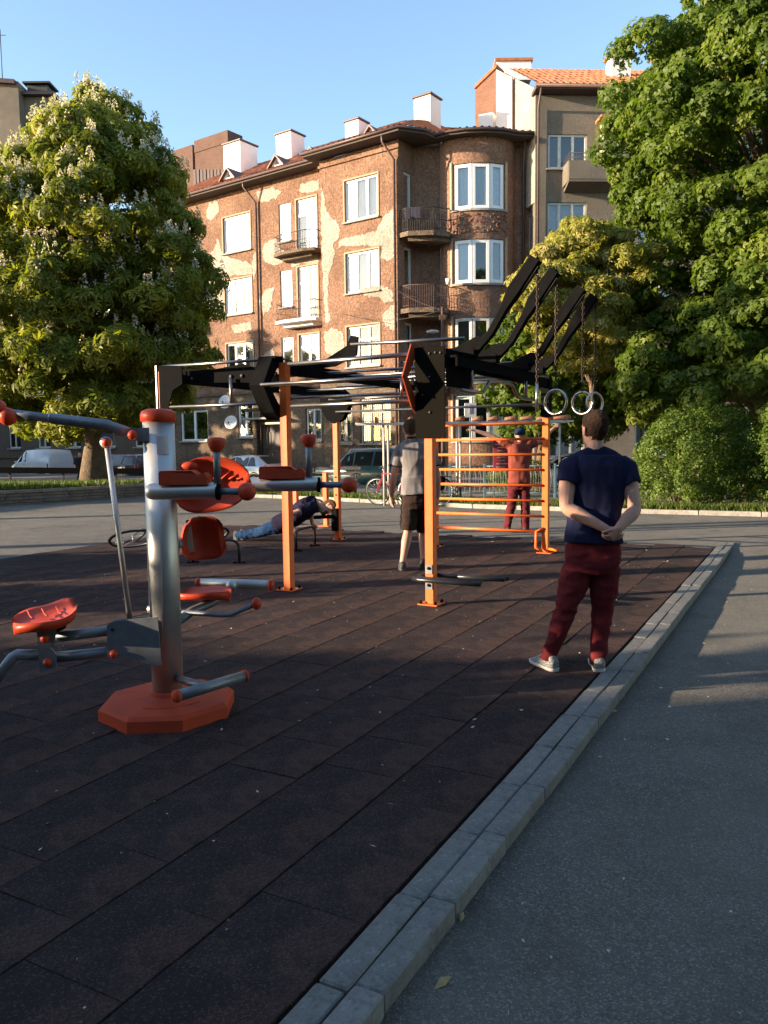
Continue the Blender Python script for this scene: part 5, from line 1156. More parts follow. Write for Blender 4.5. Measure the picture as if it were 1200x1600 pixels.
def fuse(b, name, m, voxel, parent, smooth=5, wr=0, wf=9, wz=1.0, label=None):
    me = b.mesh(name); o = bpy.data.objects.new(name, me); col.objects.link(o)
    r = o.modifiers.new('r', 'REMESH'); r.mode = 'VOXEL'; r.voxel_size = voxel
    if smooth: s_ = o.modifiers.new('s', 'SMOOTH'); s_.iterations = smooth; s_.factor = .5
    dg = bpy.context.evaluated_depsgraph_get(); nm = bpy.data.meshes.new_from_object(o.evaluated_get(dg), depsgraph=dg)
    bpy.data.objects.remove(o); bpy.data.meshes.remove(me)
    if wr:
        nr = [v.normal.copy() for v in nm.vertices]
        for v, n_ in zip(nm.vertices, nr):
            q = v.co * wf; q.z *= wz; k = mnoise.noise(q); k2 = mnoise.noise(q * 2.3 + V(5, 3, 1)); v.co += n_ * wr * ((1 - abs(k) * 3.0) * .8 + k2 * .5)
    nm.name = name; nm.materials.clear(); nm.materials.append(m); nm.polygons.foreach_set('use_smooth', [True] * len(nm.polygons)); nm.update()
    return tag(link(bpy.data.objects.new(name, nm), parent), label)
def hand(b, wrist, d, palm_n, thumb_side, curl=.5, sc=1.0, splay=.06):
    """palm + five fingers. d: direction of the palm, palm_n: side the fingers curl to, thumb_side: +-1"""
    d = V(d).normalized(); pn = V(palm_n); pn = (pn - d * pn.dot(d)).normalized(); w_ = d.cross(pn).normalized() * thumb_side; wr = V(wrist)
    rings = []
    for t, rx, ry in ((-.01, .026, .020), (.02, .034, .019), (.05, .041, .017), (.085, .042, .014)): rings.append(oval(wr + d * t * sc, w_, pn, rx * sc, ry * sc, 14))
    b.rings(rings)
    kn = wr + d * .085 * sc
    for i, (o_, l) in enumerate(((.031, .070), (.0105, .080), (-.0105, .074), (-.031, .058))):
        p = kn + w_ * o_ * sc - d * (.004 * abs(i - 1)) * sc; a = 0; pts = [p - d * .02 * sc, p]; dd = (d + w_ * splay * o_ / .03).normalized()
        for k, f in enumerate((.45, .30, .25)):
            a += curl * (1.0, 1.15, .8)[k]; v = dd * math.cos(a) + pn * math.sin(a); p = p + v * l * f * sc; pts.append(p)
        b.tube(pts, [.0092 * sc, .0090 * sc, .0085 * sc, .0078 * sc, .0066 * sc], 8); b.ball(pts[-1], .0066 * sc, 8, 6)
    p = wr + d * .022 * sc + w_ * .026 * sc; v = (d * .75 + w_ * .65 + pn * .25).normalized(); q = p + v * .042 * sc; q2 = q + (d * .9 + w_ * .1 + pn * (.25 + .5 * curl)).normalized() * .030 * sc; q3 = q2 + (d * .85 - w_ * .1 + pn * (.3 + .6 * curl)).normalized() * .022 * sc
    b.tube([p - v * .02 * sc, p, q, q2, q3], [.014 * sc, .0135 * sc, .0115 * sc, .010 * sc, .0075 * sc], 8); b.ball(q3, .0075 * sc, 8, 6)
def head_geo(b, c, X, F, U, sc=1.0):
    """c: centre of skull; X right, F forward, U up"""
    c = V(c); rr = []
    for z, rx, fr, bk in ((-.125, .028, .075, .02), (-.115, .045, .083, .04), (-.085, .058, .088, .062), (-.05, .066, .090, .080), (-.01, .073, .092, .095), (.03, .076, .093, .100), (.065, .072, .086, .094), (.095, .056, .062, .074), (.112, .030, .034, .045), (.118, .008, .01, .012)):
        rg = []
        for j in range(20):
            t = 2 * math.pi * j / 20; cs, sn = math.cos(t), math.sin(t); rg.append(c + U * z * sc + X * rx * cs * sc + F * ((fr if sn > 0 else bk) * sn) * sc)
        rr.append(rg)
    b.rings(rr)
    P = lambda x, f, u: c + (X * x + F * f + U * u) * sc
    b.rings([oval(P(0, .090, .012), X, F, .009 * sc, .008 * sc, 8), oval(P(0, .098, -.012), X, F, .012 * sc, .012 * sc, 8), oval(P(0, .104, -.034), X, F, .017 * sc, .016 * sc, 8), oval(P(0, .096, -.044), X, F, .013 * sc, .010 * sc, 8)])
    for s_ in (-1, 1):
        ear = []; base = P(s_ * .072, -.008, -.012)
        for k, (a, w_) in enumerate(((-.032, .006), (-.018, .013), (.004, .017), (.022, .016), (.032, .007))): ear.append(oval(base + (U * a + X * s_ * (.010 + .006 * (a > 0)) - F * (.004 + .006 * (a > 0))) * sc, F, X, w_ * sc, .007 * sc, 8))
        b.rings(ear)
        b.ball(P(s_ * .032, .084, .022), .014 * sc, 8, 6, (1.3, 1, .6))
    b.rings([oval(P(0, .090, -.068), X, U, .024 * sc, .006 * sc, 10), oval(P(0, .098, -.068), X, U, .018 * sc, .006 * sc, 10)])
M_SKIN = mat('skin', (.50, .27, .19), .55, var=.10, ns=5, bump=.05, bs=120, bd=.001, spec=.35); M_SKIN.node_tree.nodes['Principled BSDF'].inputs['Subsurface Weight'].default_value = .12
M_SKIN.node_tree.nodes['Principled BSDF'].inputs['Subsurface Radius'].default_value = (.02, .008, .004)
def hair_mat(name, c): return mat(name, c, .9, var=.5, ns=70, bump=1, bs=260, bd=.006, spec=.1)
M_HAIR = hair_mat('dark_brown_hair', (.040, .024, .016)); M_BHAIR = hair_mat('brown_hair', (.085, .046, .026))
def fabric(name, c, var=.12, w=.5): return mat(name, c, .92, var=var, ns=11, bump=w, bs=420, bd=.0015, spec=.07)
def person(name_label, J, clothes, hair, voxel=.009, hands=(), hair_top=True, vis='all', shoe_mat=None, sole_mat=None, face=None):
    """J: joint name -> world point. clothes: list of (part name, kind, material, extra)"""
    g = empty('person', V(J['base']), name_label, 'person'); X = V(J['X']).normalized(); F = V(J['F']).normalized(); pel, chest, neck = V(J['pelvis']), V(J['chest']), V(J['neck']); up = (neck - pel).normalized()
    Fx = F - up * F.dot(up); Fx.normalize(); Xx = up.cross(Fx).normalized() * -1; Xx = Fx.cross(up).normalized()
    Lt = (neck - pel).length; sc = J.get('sc', 1.0)
    def torso(b, g_=0.0, lo=-.12, hi=1.0, waist=0):
        rr = []
        for t, rx, ry, off in ((-.16, .130, .095, -.012), (-.06, .165, .112, -.015), (.08, .165, .110, -.01), (.28, .145 + waist, .098 + waist, .005), (.5, .158, .108, .0), (.7, .175, .116, -.005), (.86, .172, .105, -.012), (.95, .120, .082, -.012), (1.02, .065, .062, -.005)):
            if t < lo or t > hi: continue
            q = pel.lerp(neck, t) + Fx * off; bend = (chest - pel.lerp(neck, .62)) * math.exp(-((t - .62) / .3) ** 2); rr.append(oval(q + bend, Xx, Fx, (rx + g_) * sc, (ry + g_) * sc, 22, 2.4))
        b.rings(rr)
    b = MB(); torso(b); hc = V(J['head']); HX, HF, HU = V(J.get('HX', X)).normalized(), V(J.get('HF', F)).normalized(), V(J.get('HU', V(0, 0, 1))).normalized()
    limb(b, [neck - up * .04, neck + (hc - neck) * .35, hc - HU * .05], [.066 * sc, .056 * sc, .055 * sc]); head_geo(b, hc, HX, HF, HU, J.get('hs', 1.0))
    for s_ in 'LR':
        sh, el, wr = V(J['sh' + s_]), V(J['el' + s_]), V(J['wr' + s_]); k = J.get('arm', 1.0) * sc
        limb(b, [sh, lerp(sh, el, .35), lerp(sh, el, .8), el, lerp(el, wr, .25), lerp(el, wr, .65), wr], [.058 * k, .053 * k, .043 * k, .040 * k, .044 * k, .034 * k, .026 * k]); 
        h = J.get('hand' + s_)
        if h: hand(b, wr, h[0], h[1], h[2], h[3], .95 * sc)
        hp, kn, an = V(J['hip' + s_]), V(J['kn' + s_]), V(J['an' + s_])
        limb(b, [hp, lerp(hp, kn, .4), lerp(hp, kn, .85), kn, lerp(kn, an, .28), lerp(kn, an, .75), an], [.088 * sc, .080 * sc, .058 * sc, .055 * sc, .058 * sc, .040 * sc, .036 * sc])
        toe = V(J['toe' + s_]); limb(b, [an, an.lerp(toe, .3), toe], [.030 * sc, .022 * sc, .016 * sc])
    fuse(b, 'body', M_SKIN, voxel, g, 3)
    # hair
    if hair:
        b = MB(); rr = []
        for z, rx, fr, bk in J.get('hairprof', ((-.075, .052, -.02, .070), (-.045, .066, -.012, .088), (-.012, .078, .0, .104), (.03, .083, .06, .110), (.07, .080, .093, .104), (.102, .064, .075, .084), (.124, .036, .042, .052), (.132, .01, .012, .014))):
            rg = []
            for j in range(26):
                t = 2 * math.pi * j / 26; cs, sn = math.cos(t), math.sin(t); rg.append(hc + (HU * z + HX * rx * cs + HF * ((fr if sn > 0 else bk) * sn)) * J.get('hs', 1.0))
            rr.append(rg)
        b.rings(rr); fuse(b, 'hair', hair, .007, g, 2, .0035, 60)
    for cname, kind, m_, ex in clothes:
        b = MB()
        if kind == 'shirt':
            torso(b, ex.get('g', .018), ex.get('lo', -.2), .96, ex.get('waist', .01))
            if ex.get('hem'):
                h = ex['hem']; rr = [oval(pel.lerp(neck, t) + Fx * -.008, Xx, Fx, (rx + ex.get('g', .018)) * sc, (ry + ex.get('g', .018)) * sc, 22, 2.4) for t, rx, ry in ((h, .178, .126), (h + .05, .174, .122), (h + .16, .158, .108), (h + .30, .150, .104))]; b.rings(rr)
            for s_ in 'LR':
                sh, el = V(J['sh' + s_]), V(J['el' + s_]); k = sc * max(1, J.get('arm', 1) * 1.06) * ex.get('slk', 1); L_ = ex.get('sl', .5)
                ish = lerp(sh, neck, .08) - up * .006; limb(b, [lerp(ish, chest, .3), ish, lerp(ish, el, L_ * .5), lerp(sh, el, L_)], [.062 * k, .070 * k, .071 * k, (.068 + ex.get('loose', 0)) * k], 16, False)
                limb(b, [neck - up * .025, lerp(neck, sh, .55) - up * .008, lerp(neck, sh, .92) - up * .014], [.056 * k, .050 * k, .050 * k], 14)
            limb(b, [lerp(neck, pel, .10), neck - up * .005], [.075 * sc, .066 * sc], 16, False)
            so = fuse(b, cname, m_, voxel, g, 4, ex.get('wr', .006), ex.get('wf', 8), .55)
            if ex.get('trim'):
                b = MB(); b.tube([neck + up * .018 + (Xx * math.cos(t) * .068 + Fx * math.sin(t) * .064) * sc for t in [2 * math.pi * j / 20 for j in range(20)]], .010, 8, closed=True); b.build('collar', ex['trim'], so)
                for s_ in 'LR':
                    sh, el = V(J['sh' + s_]), V(J['el' + s_]); b = MB(); c0 = lerp(sh, el, ex['sl']); d0 = (el - sh).normalized(); b.tube([c0 - d0 * .012, c0 + d0 * .010], (.070 + ex.get('loose', 0)) * sc, 18); b.build('cuff', ex['trim'], so)
        elif kind == 'pants':
            rr = [oval(pel.lerp(neck, t) + Fx * o_, Xx, Fx, rx * sc, ry * sc, 22, 2.3) for t, rx, ry, o_ in ((-.2, .150, .110, -.015), (-.08, .182, .128, -.018), (.05, .176, .120, -.012), (ex.get('waist', .16), .160, .108, -.008))]; b.rings(rr)
            for s_ in 'LR':
                hp, kn, an = V(J['hip' + s_]), V(J['kn' + s_]), V(J['an' + s_]); r = ex.get('r', (.103, .094, .076, .073, .067, .062))
                if ex.get('short'): limb(b, [hp, lerp(hp, kn, .45), lerp(hp, kn, ex['short'])], [x * sc for x in r[:3]], 16, False)
                else: limb(b, [hp, lerp(hp, kn, .45), kn, lerp(kn, an, .35), lerp(kn, an, .75), an + (an - kn).normalized() * .05], [x * sc for x in r], 16, False)
            po_ = fuse(b, cname, m_, voxel, g, 3, ex.get('wr', .007), ex.get('wf', 7), 1.6)
            if ex.get('pockets'):
                for s_ in (-1, 1):
                    b = MB(); c0 = pel + Xx * .085 * s_ - Fx * .135 * sc - VZ * .075
                    b.box(c0, (.115, .016, .12), (Xx, Fx, VZ), .005); b.build('pocket', m_, po_)
    for s_ in 'LR':
        an, toe = V(J['an' + s_]), V(J['toe' + s_]); fd = V(toe.x - an.x, toe.y - an.y, (toe.z - an.z) if J.get('tilt') else 0).normalized(); u = V(J.get('shoeup', (0, 0, 1))); u = (u - fd * u.dot(fd)).normalized(); sx_ = fd.cross(u).normalized(); z0 = V(J['sole' + s_]) if 'sole' + s_ in J else V(an.x, an.y, J['ground'])
        heel = z0 - fd * .07 * sc; b = MB(); rr = []
        for t, w_, h in ((0, .026, .075), (.02, .038, .105), (.07, .042, .118), (.13, .043, .098), (.19, .047, .066), (.24, .044, .046), (.275, .025, .034), (.285, .008, .028)):
            c_ = heel + fd * t * sc; rr.append([c_ + sx_ * (w_ * a) * sc + u * (.018 + (h - .018) * q) * sc for a, q in ((-1, 0), (-1.02, .4), (-.75, .85), (-.3, 1), (.3, 1), (.75, .85), (1.02, .4), (1, 0))])
        b.rings(rr); sh_ = fuse(b, 'shoe', shoe_mat, .007, g, 2)
        b = MB(); rr = []
        for t, w_ in ((-.004, .02), (.016, .038), (.07, .040), (.13, .041), (.19, .049), (.245, .045), (.283, .026), (.292, .008)):
            c_ = heel + fd * t * sc; rr.append([c_ + sx_ * (w_ * a) * sc + u * q * sc for a, q in ((-1, 0.003), (-1.05, .024), (1.05, .024), (1, .003))])
        b.rings(rr); b.build('sole', sole_mat, sh_)
    return g
def sole(px, py, z=0): p = G(px, py, z); return p
# --- man in navy, hands clasped behind his back
dn = 5.28; q = lambda x, y, d=dn: D(x, y, d)
J = dict(base=q(900, 1042), X=(1, -.12, 0), F=(.12, 1, 0), pelvis=q(926, 862), chest=q(932, 770, 5.29), neck=q(931, 702, 5.29), head=q(929, 671, 5.31), HX=(.96, .28, 0), HF=(-.28, .96, -.02), HU=(.03, -.03, 1),
         shL=q(889, 728), elL=q(884, 793, 5.20), wrL=q(946, 826, 5.10), shR=q(978, 730), elR=q(992, 797, 5.18), wrR=q(966, 826, 5.08),
         handL=((.72, -.15, -.62), (.35, .75, .35), 1, .55), handR=((-.62, -.10, -.68), (-.3, .6, .5), -1, .85),
         hipL=q(904, 884, 5.28), knL=q(883, 955, 5.25), anL=q(859, 1021, 5.24), toeL=q(859, 1021, 5.24) + V(-.06, .15, -.075), hipR=q(945, 886, 5.27), knR=q(941, 955, 5.28), anR=q(935, 1027, 5.22), toeR=q(935, 1027, 5.22) + V(.02, .15, -.075), ground=0.002, sc=1.0, hs=1.0, arm=1.1)
for s_, px, py in (('L', 862, 1036), ('R', 936, 1043)): p = G(px, py); J['sole' + s_] = V(J['an' + s_].x, J['an' + s_].y, .002)
M_SHOE = NT('knit_shoe'); ck = M_SHOE.n('ShaderNodeTexChecker'); ck.inputs['Scale'].default_value = 110; ck.inputs['Color1'].default_value = (.10, .10, .10, 1); ck.inputs['Color2'].default_value = (.30, .29, .27, 1); M_SHOE.l(M_SHOE.co(), ck.inputs['Vector']); M_SHOE.base(ck.outputs[0]); M_SHOE.p.inputs['Roughness'].default_value = .9; M_SHOE = M_SHOE.m
M_SOLE = mat('white_sole', (.48, .46, .42), .7, var=.1); M_DSHOE = mat('dark_shoe', (.03, .028, .028), .7); M_DSOLE = mat('dark_sole', (.05, .048, .045), .8)
person('man in navy T-shirt and dark red trousers, hands clasped behind his back', J, [('t_shirt', 'shirt', fabric('navy_cotton', (.014, .016, .042)), dict(g=.014, lo=.2, hem=.10, sl=.42, wr=.007, wf=9, waist=.0)), ('trousers', 'pants', fabric('wine_red_cotton', (.115, .017, .019)), dict(wr=.008, wf=8, waist=.19, r=(.104, .095, .070, .062, .055, .053)))], M_HAIR, .0055, shoe_mat=M_SHOE, sole_mat=M_SOLE)
# --- man in grey polo shirt behind the front post
dg = 9.62; q = lambda x, y, d=dg: D(x, y, d)
J = dict(base=q(645, 888), X=(1, .1, 0), F=(-.1, 1, 0), pelvis=q(651, 776), chest=q(652, 725), neck=q(645, 686), head=q(641, 672, 9.64), HX=(.97, .2, 0), HF=(-.2, .97, -.25), HU=(0, .2, 1), shL=q(624, 702), elL=q(615, 744, 9.6), wrL=q(611, 776, 9.68), shR=q(674, 701), elR=q(683, 745, 9.6), wrR=q(684, 777, 9.68),
         handL=((.05, .05, -1), (.8, .5, 0), 1, .3), handR=((-.05, .05, -1), (-.8, .5, 0), -1, .3), hipL=q(641, 788), knL=q(637, 832, 9.60), anL=q(629, 879, 9.50), toeL=q(629, 879, 9.5) + V(-.02, .15, -.05), hipR=q(662, 788), knR=q(662, 833, 9.75), anR=q(662, 884, 9.65), toeR=q(662, 884, 9.65) + V(.03, .15, -.05), ground=.002, hs=1.02, sc=1.03)
person('man in grey polo shirt and brown shorts standing behind the front orange post', J, [('polo_shirt', 'shirt', fabric('grey_pique', (.20, .185, .185)), dict(g=.024, lo=.1, hem=.05, sl=.62, wr=.007, wf=8, trim=fabric('dark_trim', (.02, .02, .024)), loose=.004)), ('shorts', 'pants', fabric('brown_cotton', (.036, .023, .020)), dict(short=.9, r=(.108, .102, .092, .08, .07, .06), wr=.007))], M_BHAIR, .0085, shoe_mat=M_DSHOE, sole_mat=M_DSOLE)
# wristwatch strap belongs to him
# --- man in red beyond the ladder, arms spread
dr_ = 13.55; q = lambda x, y, d=dr_: D(x, y, d)
J = dict(base=q(808, 830), X=(1, 0, 0), F=(0, 1, 0), pelvis=q(811, 752), chest=q(811, 716), neck=q(812, 690), head=q(812, 679), shL=q(795, 695), elL=q(768, 681), wrL=q(741, 672, 13.6), shR=q(829, 695), elR=q(848, 686), wrR=q(866, 668, 13.6), handL=((-1, .2, .2), (0, .3, -1), 1, .3), handR=((.6, .2, .6), (.3, .5, -.6), -1, .4),
         hipL=q(803, 758), knL=q(799, 790), anL=q(793, 822), toeL=q(793, 822) + V(-.04, .14, -.05), hipR=q(819, 758), knR=q(821, 790), anR=q(821, 825), toeR=q(821, 825) + V(.04, .14, -.05), ground=.002, hs=1.0, sc=.98)
pr = person('man in red T-shirt, red trousers and dark cap with arms spread beyond the orange ladder', J, [('t_shirt', 'shirt', fabric('brick_red_cotton', (.20, .05, .036)), dict(g=.02, lo=-.12, hem=-.02, sl=.5, wr=.010, wf=8)), ('trousers', 'pants', fabric('dark_red_cotton', (.10, .018, .022)), dict(wr=.010, wf=8))], None, .011, shoe_mat=M_DSHOE, sole_mat=M_DSOLE)
b = MB(); c = V(J['head']); rr = []
for z, r in ((-.01, .092), (.03, .097), (.07, .092), (.10, .072), (.125, .03), (.13, .004)): rr.append([c + V(r * math.cos(t), r * 1.15 * math.sin(t) - .005, z) for t in [2 * math.pi * j / 18 for j in range(18)]])
b.rings(rr); b.build('cap', fabric('navy_cap', (.02, .03, .055)), pr)
b = MB(); c = V(J['pelvis']) + V(-.03, -.145, -.0); b.box(c, (.07, .006, .035), None, .002); b.build('patch_label', mat('leather_patch', (.45, .30, .20), .7), pr)
# --- man doing push-ups
An = V(-2.26, 12.70, .10); Sh = V(-1.09, 12.06, .60); Pl = lerp(An, Sh, .58) + V(0, 0, -.10); ax_ = (Sh - An).normalized(); Xr = V(-.48, -.86, 0).normalized() * 1; Xr = (Xr - ax_ * Xr.dot(ax_)).normalized(); Fd = V(.1, 0, -1); Fd = (Fd - ax_ * Fd.dot(ax_)).normalized()
nk = Sh + ax_ * .07 + V(0, 0, .03); side = Fd.cross(ax_).normalized()      # right-hand side of the body
hd = D(511, 792, 11.93)
nearS = Sh + V(.03, -.17, -.02); farS = Sh + V(.13, .15, 0)
J = dict(base=An, X=side, F=Fd, pelvis=Pl, chest=lerp(Pl, nk, .62), neck=nk, head=hd, HX=(-.45, .72, -.5), HF=(.62, -.5, -.62), HU=(.80, .02, .45), hs=1.0,
         shR=nearS if side.y < 0 else farS, shL=farS if side.y < 0 else nearS, ground=0, tilt=1)
A1 = D(446, 806, 11.75); H1 = D(460, 829, 11.80); A2 = farS + V(-.18, .12, -.1); H2 = D(488, 824, 12.25)
n_, f_ = ('R', 'L') if side.y < 0 else ('L', 'R')
J['el' + n_], J['wr' + n_], J['el' + f_], J['wr' + f_] = A1, H1 + V(-.03, 0, .05), A2, H2 + V(0, 0, .05)
J['hand' + n_] = ((.5, -.1, -.6), (.3, .5, -.3), 1 if n_ == 'L' else -1, 1.0); J['hand' + f_] = ((.5, .1, -.6), (.3, -.5, -.3), 1 if f_ == 'L' else -1, 1.0)
for s_, o_ in (('R', side * .09), ('L', side * -.09)):
    J['hip' + s_] = Pl + o_ - ax_ * .05; J['kn' + s_] = lerp(An, Pl, .5) + o_ + V(0, 0, -.03); J['an' + s_] = An + o_ * .9; J['toe' + s_] = An + o_ * .9 + V(-.01, .02, -.09); J['sole' + s_] = An + o_ * .9 - ax_ * .10 + V(0, 0, .04)
J['shoeup'] = ax_; J['arm'] = 1.0; J['sc'] = 1.0
def pattern():
    q_ = NT('patterned_cotton'); v = q_.n('ShaderNodeTexVoronoi'); v.inputs['Scale'].default_value = 26; q_.l(q_.co(), v.inputs['Vector']); c = q_.ramp(v.outputs['Distance'], [(.0, (.20, .16, .20)), (.12, (.05, .03, .055)), (.26, (.012, .012, .028)), (.7, (.016, .015, .03))]); q_.base(c); q_.p.inputs['Roughness'].default_value = .9; q_.p.inputs['Specular IOR Level'].default_value = .05; return q_.m
def jeans():
    q_ = NT('faded_denim'); c = q_.ramp(q_.noise(4, 4), [(.35, (.008, .024, .068)), (.6, (.016, .040, .095)), (.78, (.042, .075, .14))]); q_.base(c); q_.p.inputs['Specular IOR Level'].default_value = .05; q_.p.inputs['Roughness'].default_value = .9; q_.bump(q_.noise(300, 2), .4, .002); return q_.m
pp = person('man in patterned shirt and blue jeans doing push-ups on the rubber floor', J, [('shirt', 'shirt', pattern(), dict(slk=1.22, g=.034, lo=-.12, hem=-.02, sl=.5, wr=.008, wf=9)), ('jeans', 'pants', jeans(), dict(wr=.010, wf=9, waist=.08))], M_BHAIR, .010, shoe_mat=mat('grey_trainer', (.09, .10, .115), .8), sole_mat=mat('trainer_sole', (.10, .09, .075), .8))
b = MB(); hf, hx, hu = V(J['HF']).normalized(), V(J['HX']).normalized(), V(J['HU']).normalized()
for s_ in (-1, 1):
    c = hd + hf * .104 + hu * .022 + hx * .032 * s_; b.tube([c + hx * .022 * math.cos(t) + hu * .016 * math.sin(t) for t in [2 * math.pi * j / 12 for j in range(12)]], .003, 5, closed=True); b.tube([c + hx * .022 * s_, hd + hx * .082 * s_ + hu * .02 - hf * .01], .003, 5)
b.build('glasses', M_BLACK, pp)
b = MB(); rr = [oval(hd + hf * .072 + hu * z, hx, hf, .045 + (z + .13) * .2, .034, 12) for z in (-.125, -.10, -.07)]; b.rings(rr); fuse(b, 'beard', M_BHAIR, .008, pp, 2, .003, 60)
# --- dark-clad passer-by near the chestnut trunk
c = V(-14.0, 37, -.38); J = dict(base=c, X=(1, 0, 0), F=(.2, -1, 0), pelvis=c + V(0, 0, .92), chest=c + V(0, 0, 1.22), neck=c + V(0, 0, 1.45), head=c + V(0, 0, 1.6), HX=(-1, 0, 0), HF=(0, -1, 0), shL=c + V(.18, 0, 1.4), elL=c + V(.24, 0, 1.12), wrL=c + V(.2, -.12, .92), shR=c + V(-.18, 0, 1.4), elR=c + V(-.25, 0, 1.12), wrR=c + V(-.2, -.12, .92), hipL=c + V(.09, 0, .86), knL=c + V(.1, -.03, .48), anL=c + V(.1, 0, .08), toeL=c + V(.11, -.14, .04), hipR=c + V(-.09, 0, .86), knR=c + V(-.1, 0, .48), anR=c + V(-.1, 0, .08), toeR=c + V(-.11, -.14, .04), ground=-.375, handL=((0, 0, -1), (-1, 0, 0), 1, .3), handR=((0, 0, -1), (1, 0, 0), -1, .3))
person('distant passer-by in dark clothes beside the chestnut trunk', J, [('jacket', 'shirt', fabric('black_jacket', (.02, .02, .024)), dict(g=.03, lo=-.2, hem=-.12, sl=1.0)), ('trousers', 'pants', fabric('black_trousers', (.025, .025, .03)), dict())], M_HAIR, .016, shoe_mat=M_DSHOE, sole_mat=M_DSOLE)
# ================================================================== vehicles
M_TYRE = mat('tyre_rubber', (.02, .02, .02), .85, var=.2); M_RIM = mat('wheel_rim', (.42, .42, .43), .35, .8); M_TAIL = mat('tail_lamp', (.45, .02, .02), .25, coat=.5); M_LAMP = mat('head_lamp', (.7, .7, .68), .15, coat=.6); M_TRIMBLK = mat('black_car_trim', (.025, .025, .027), .6)
def carpaint(name, c, metal=.3): return mat(name, c, .32, metal, var=.05, ns=3, coat=.7, dirt=.12)
def car(label, loc, head, st, paint, wins, wheels, wr=.31, group=None, rails=False, spare=False, cat='car', name='parked_car'):
    """st: stations (x, half width, sill z, belt z, roof z, roof half width); wins: side windows as (x0,x1,x2,x3) bottom/top"""
    c = V(loc); hd_ = V(head).normalized(); sd = V(-hd_.y, hd_.x, 0); g = empty(name, c, label, cat, group)
    W = lambda x, y, z: c + hd_ * x + sd * y + V(0, 0, z)
    b = MB(); rr = []
    for x, w_, z0, zb, zr, wr_ in st:
        m_ = (z0 + zb) / 2; half = [(0, z0), (w_ * .86, z0), (w_ * .97, z0 + .12), (w_, m_), (w_ * .985, zb - .04), (w_ * .95, zb), (wr_ + (w_ * .95 - wr_) * .12, zr - (zr - zb) * .12), (wr_ * .93, zr - .005), (wr_ * .5, zr + .012), (0, zr + .015)]
        ring = [W(x, -a, z) for a, z in half] + [W(x, a, z) for a, z in half[-2:0:-1]]; rr.append(ring)
    b.rings(rr, True, True); b.build('body', paint, g)
    xs = np.array([s[0] for s in st]); f = lambda k, x: float(np.interp(x, xs, [s[k] for s in st]))
    def S(x, t, side, o=.006):
        w_, zb, zr, wr_ = f(1, x), f(3, x), f(4, x), f(5, x); y = w_ * .95 + (wr_ - w_ * .95) * t; return W(x, side * (y + o), zb + (zr - zb) * t)
    for side in (-1, 1):
        for x0, x1, x2, x3 in wins:
            q = MB(); q.quad(S(x0, .08, side), S(x1, .08, side), S(x2, .84, side), S(x3, .84, side)); q.build('side_window', M_CARGLASS, g)
            q = MB(); q.quad(S(x0 - .02, .04, side, .003), S(x1 + .02, .04, side, .003), S(x2 + .02, .88, side, .003), S(x3 - .02, .88, side, .003)); q.build('window_backing', M_DARKROOM, g)
        for xw in wheels:
            p = W(xw, side * (f(1, xw) - .10), wr); ax_ = sd * side
            q = MB(); q.lathe(p, ax_, [(-.1, wr * .6), (-.1, wr * .96), (-.07, wr), (.08, wr), (.105, wr * .95), (.105, wr * .64), (.08, wr * .62)], 22); w0 = q.build('wheel', M_TYRE, g)
            q = MB(); q.lathe(p, ax_, [(.05, .001), (.075, .05), (.07, wr * .3), (.09, wr * .6), (.098, wr * .64), (.06, wr * .64)], 18); q.build('rim', M_RIM, w0)
            q = MB(); q.tube([W(xw + (wr + .05) * math.cos(t), side * (f(1, xw) - .012), wr + (wr + .05) * math.sin(t)) for t in [math.pi * i / 12 for i in range(13)]], .03, 6); q.build('wheel_arch', M_TRIMBLK, g)
        q = MB(); q.box(W(st[0][0] + .12, side * (f(1, st[0][0] + .12) - .01), .86 if not spare else .9), (.1, .05, .3), (hd_, sd, VZ), .01); q.build('tail_light', M_TAIL, g)
        q = MB(); q.box(W(st[-1][0] - .14, side * (f(1, st[-1][0] - .14) * .84), .66), (.14, .2, .13), (hd_, sd, VZ), .02); q.build('headlight', M_LAMP, g)
        xm = wins[-1][1]; q = MB(); q.box(W(xm, side * (f(1, xm) + .08), f(3, xm) + .06), (.1, .16, .12), (hd_, sd, VZ), .03); q.build('mirror', paint, g)
        for x0, x1, x2, x3 in wins[-2:]:
            q = MB(); q.box(W(x0 + .12, side * (f(1, x0) + .006), f(3, x0) - .12), (.16, .03, .03), (hd_, sd, VZ), .006); q.build('door_handle', M_TRIMBLK, g)
            q = MB(); q.tube([S(x1 + .03, 0, side, .003), W(x1 + .03, side * (f(1, x1) + .002), f(2, x1) + .18)], .006, 4); q.build('door_gap', M_TRIMBLK, g)
        if rails:
            q = MB(); q.tube([W(x, side * (f(5, x) * .86), f(4, x) + (.06 if 0 < i < 3 else .0)) for i, x in enumerate((st[2][0] + .15, st[2][0] + .3, .3, .45))], .018, 6); q.build('roof_rail', M_RIM, g)
    # rear and front screens sit on the sloping stations
    def screen(i, j, nm):
        a, e = st[i], st[j]; P_ = lambda s_, y, t: W(s_[0], y, s_[3] + (s_[4] - s_[3]) * t)
        q = MB(); dx = .012 if e[0] > a[0] else -.012
        lo, hi = (a, e)
        o_ = VZ * .014 + hd_ * (-.02 if nm == 'rear_screen' else .02)
        q.quad(W(lo[0], -lo[5] * .9, lo[4]) + o_, W(lo[0], lo[5] * .9, lo[4]) + o_, W(hi[0], hi[5] * .86, hi[4]) + o_, W(hi[0], -hi[5] * .86, hi[4]) + o_); q.build(nm, mat('dark_screen_glass', (.02, .022, .025), .08, coat=.5, var=.1), g)
    if cat != 'van': screen(2, 3, 'rear_screen')
    screen(len(st) - 3, len(st) - 4, 'windscreen')
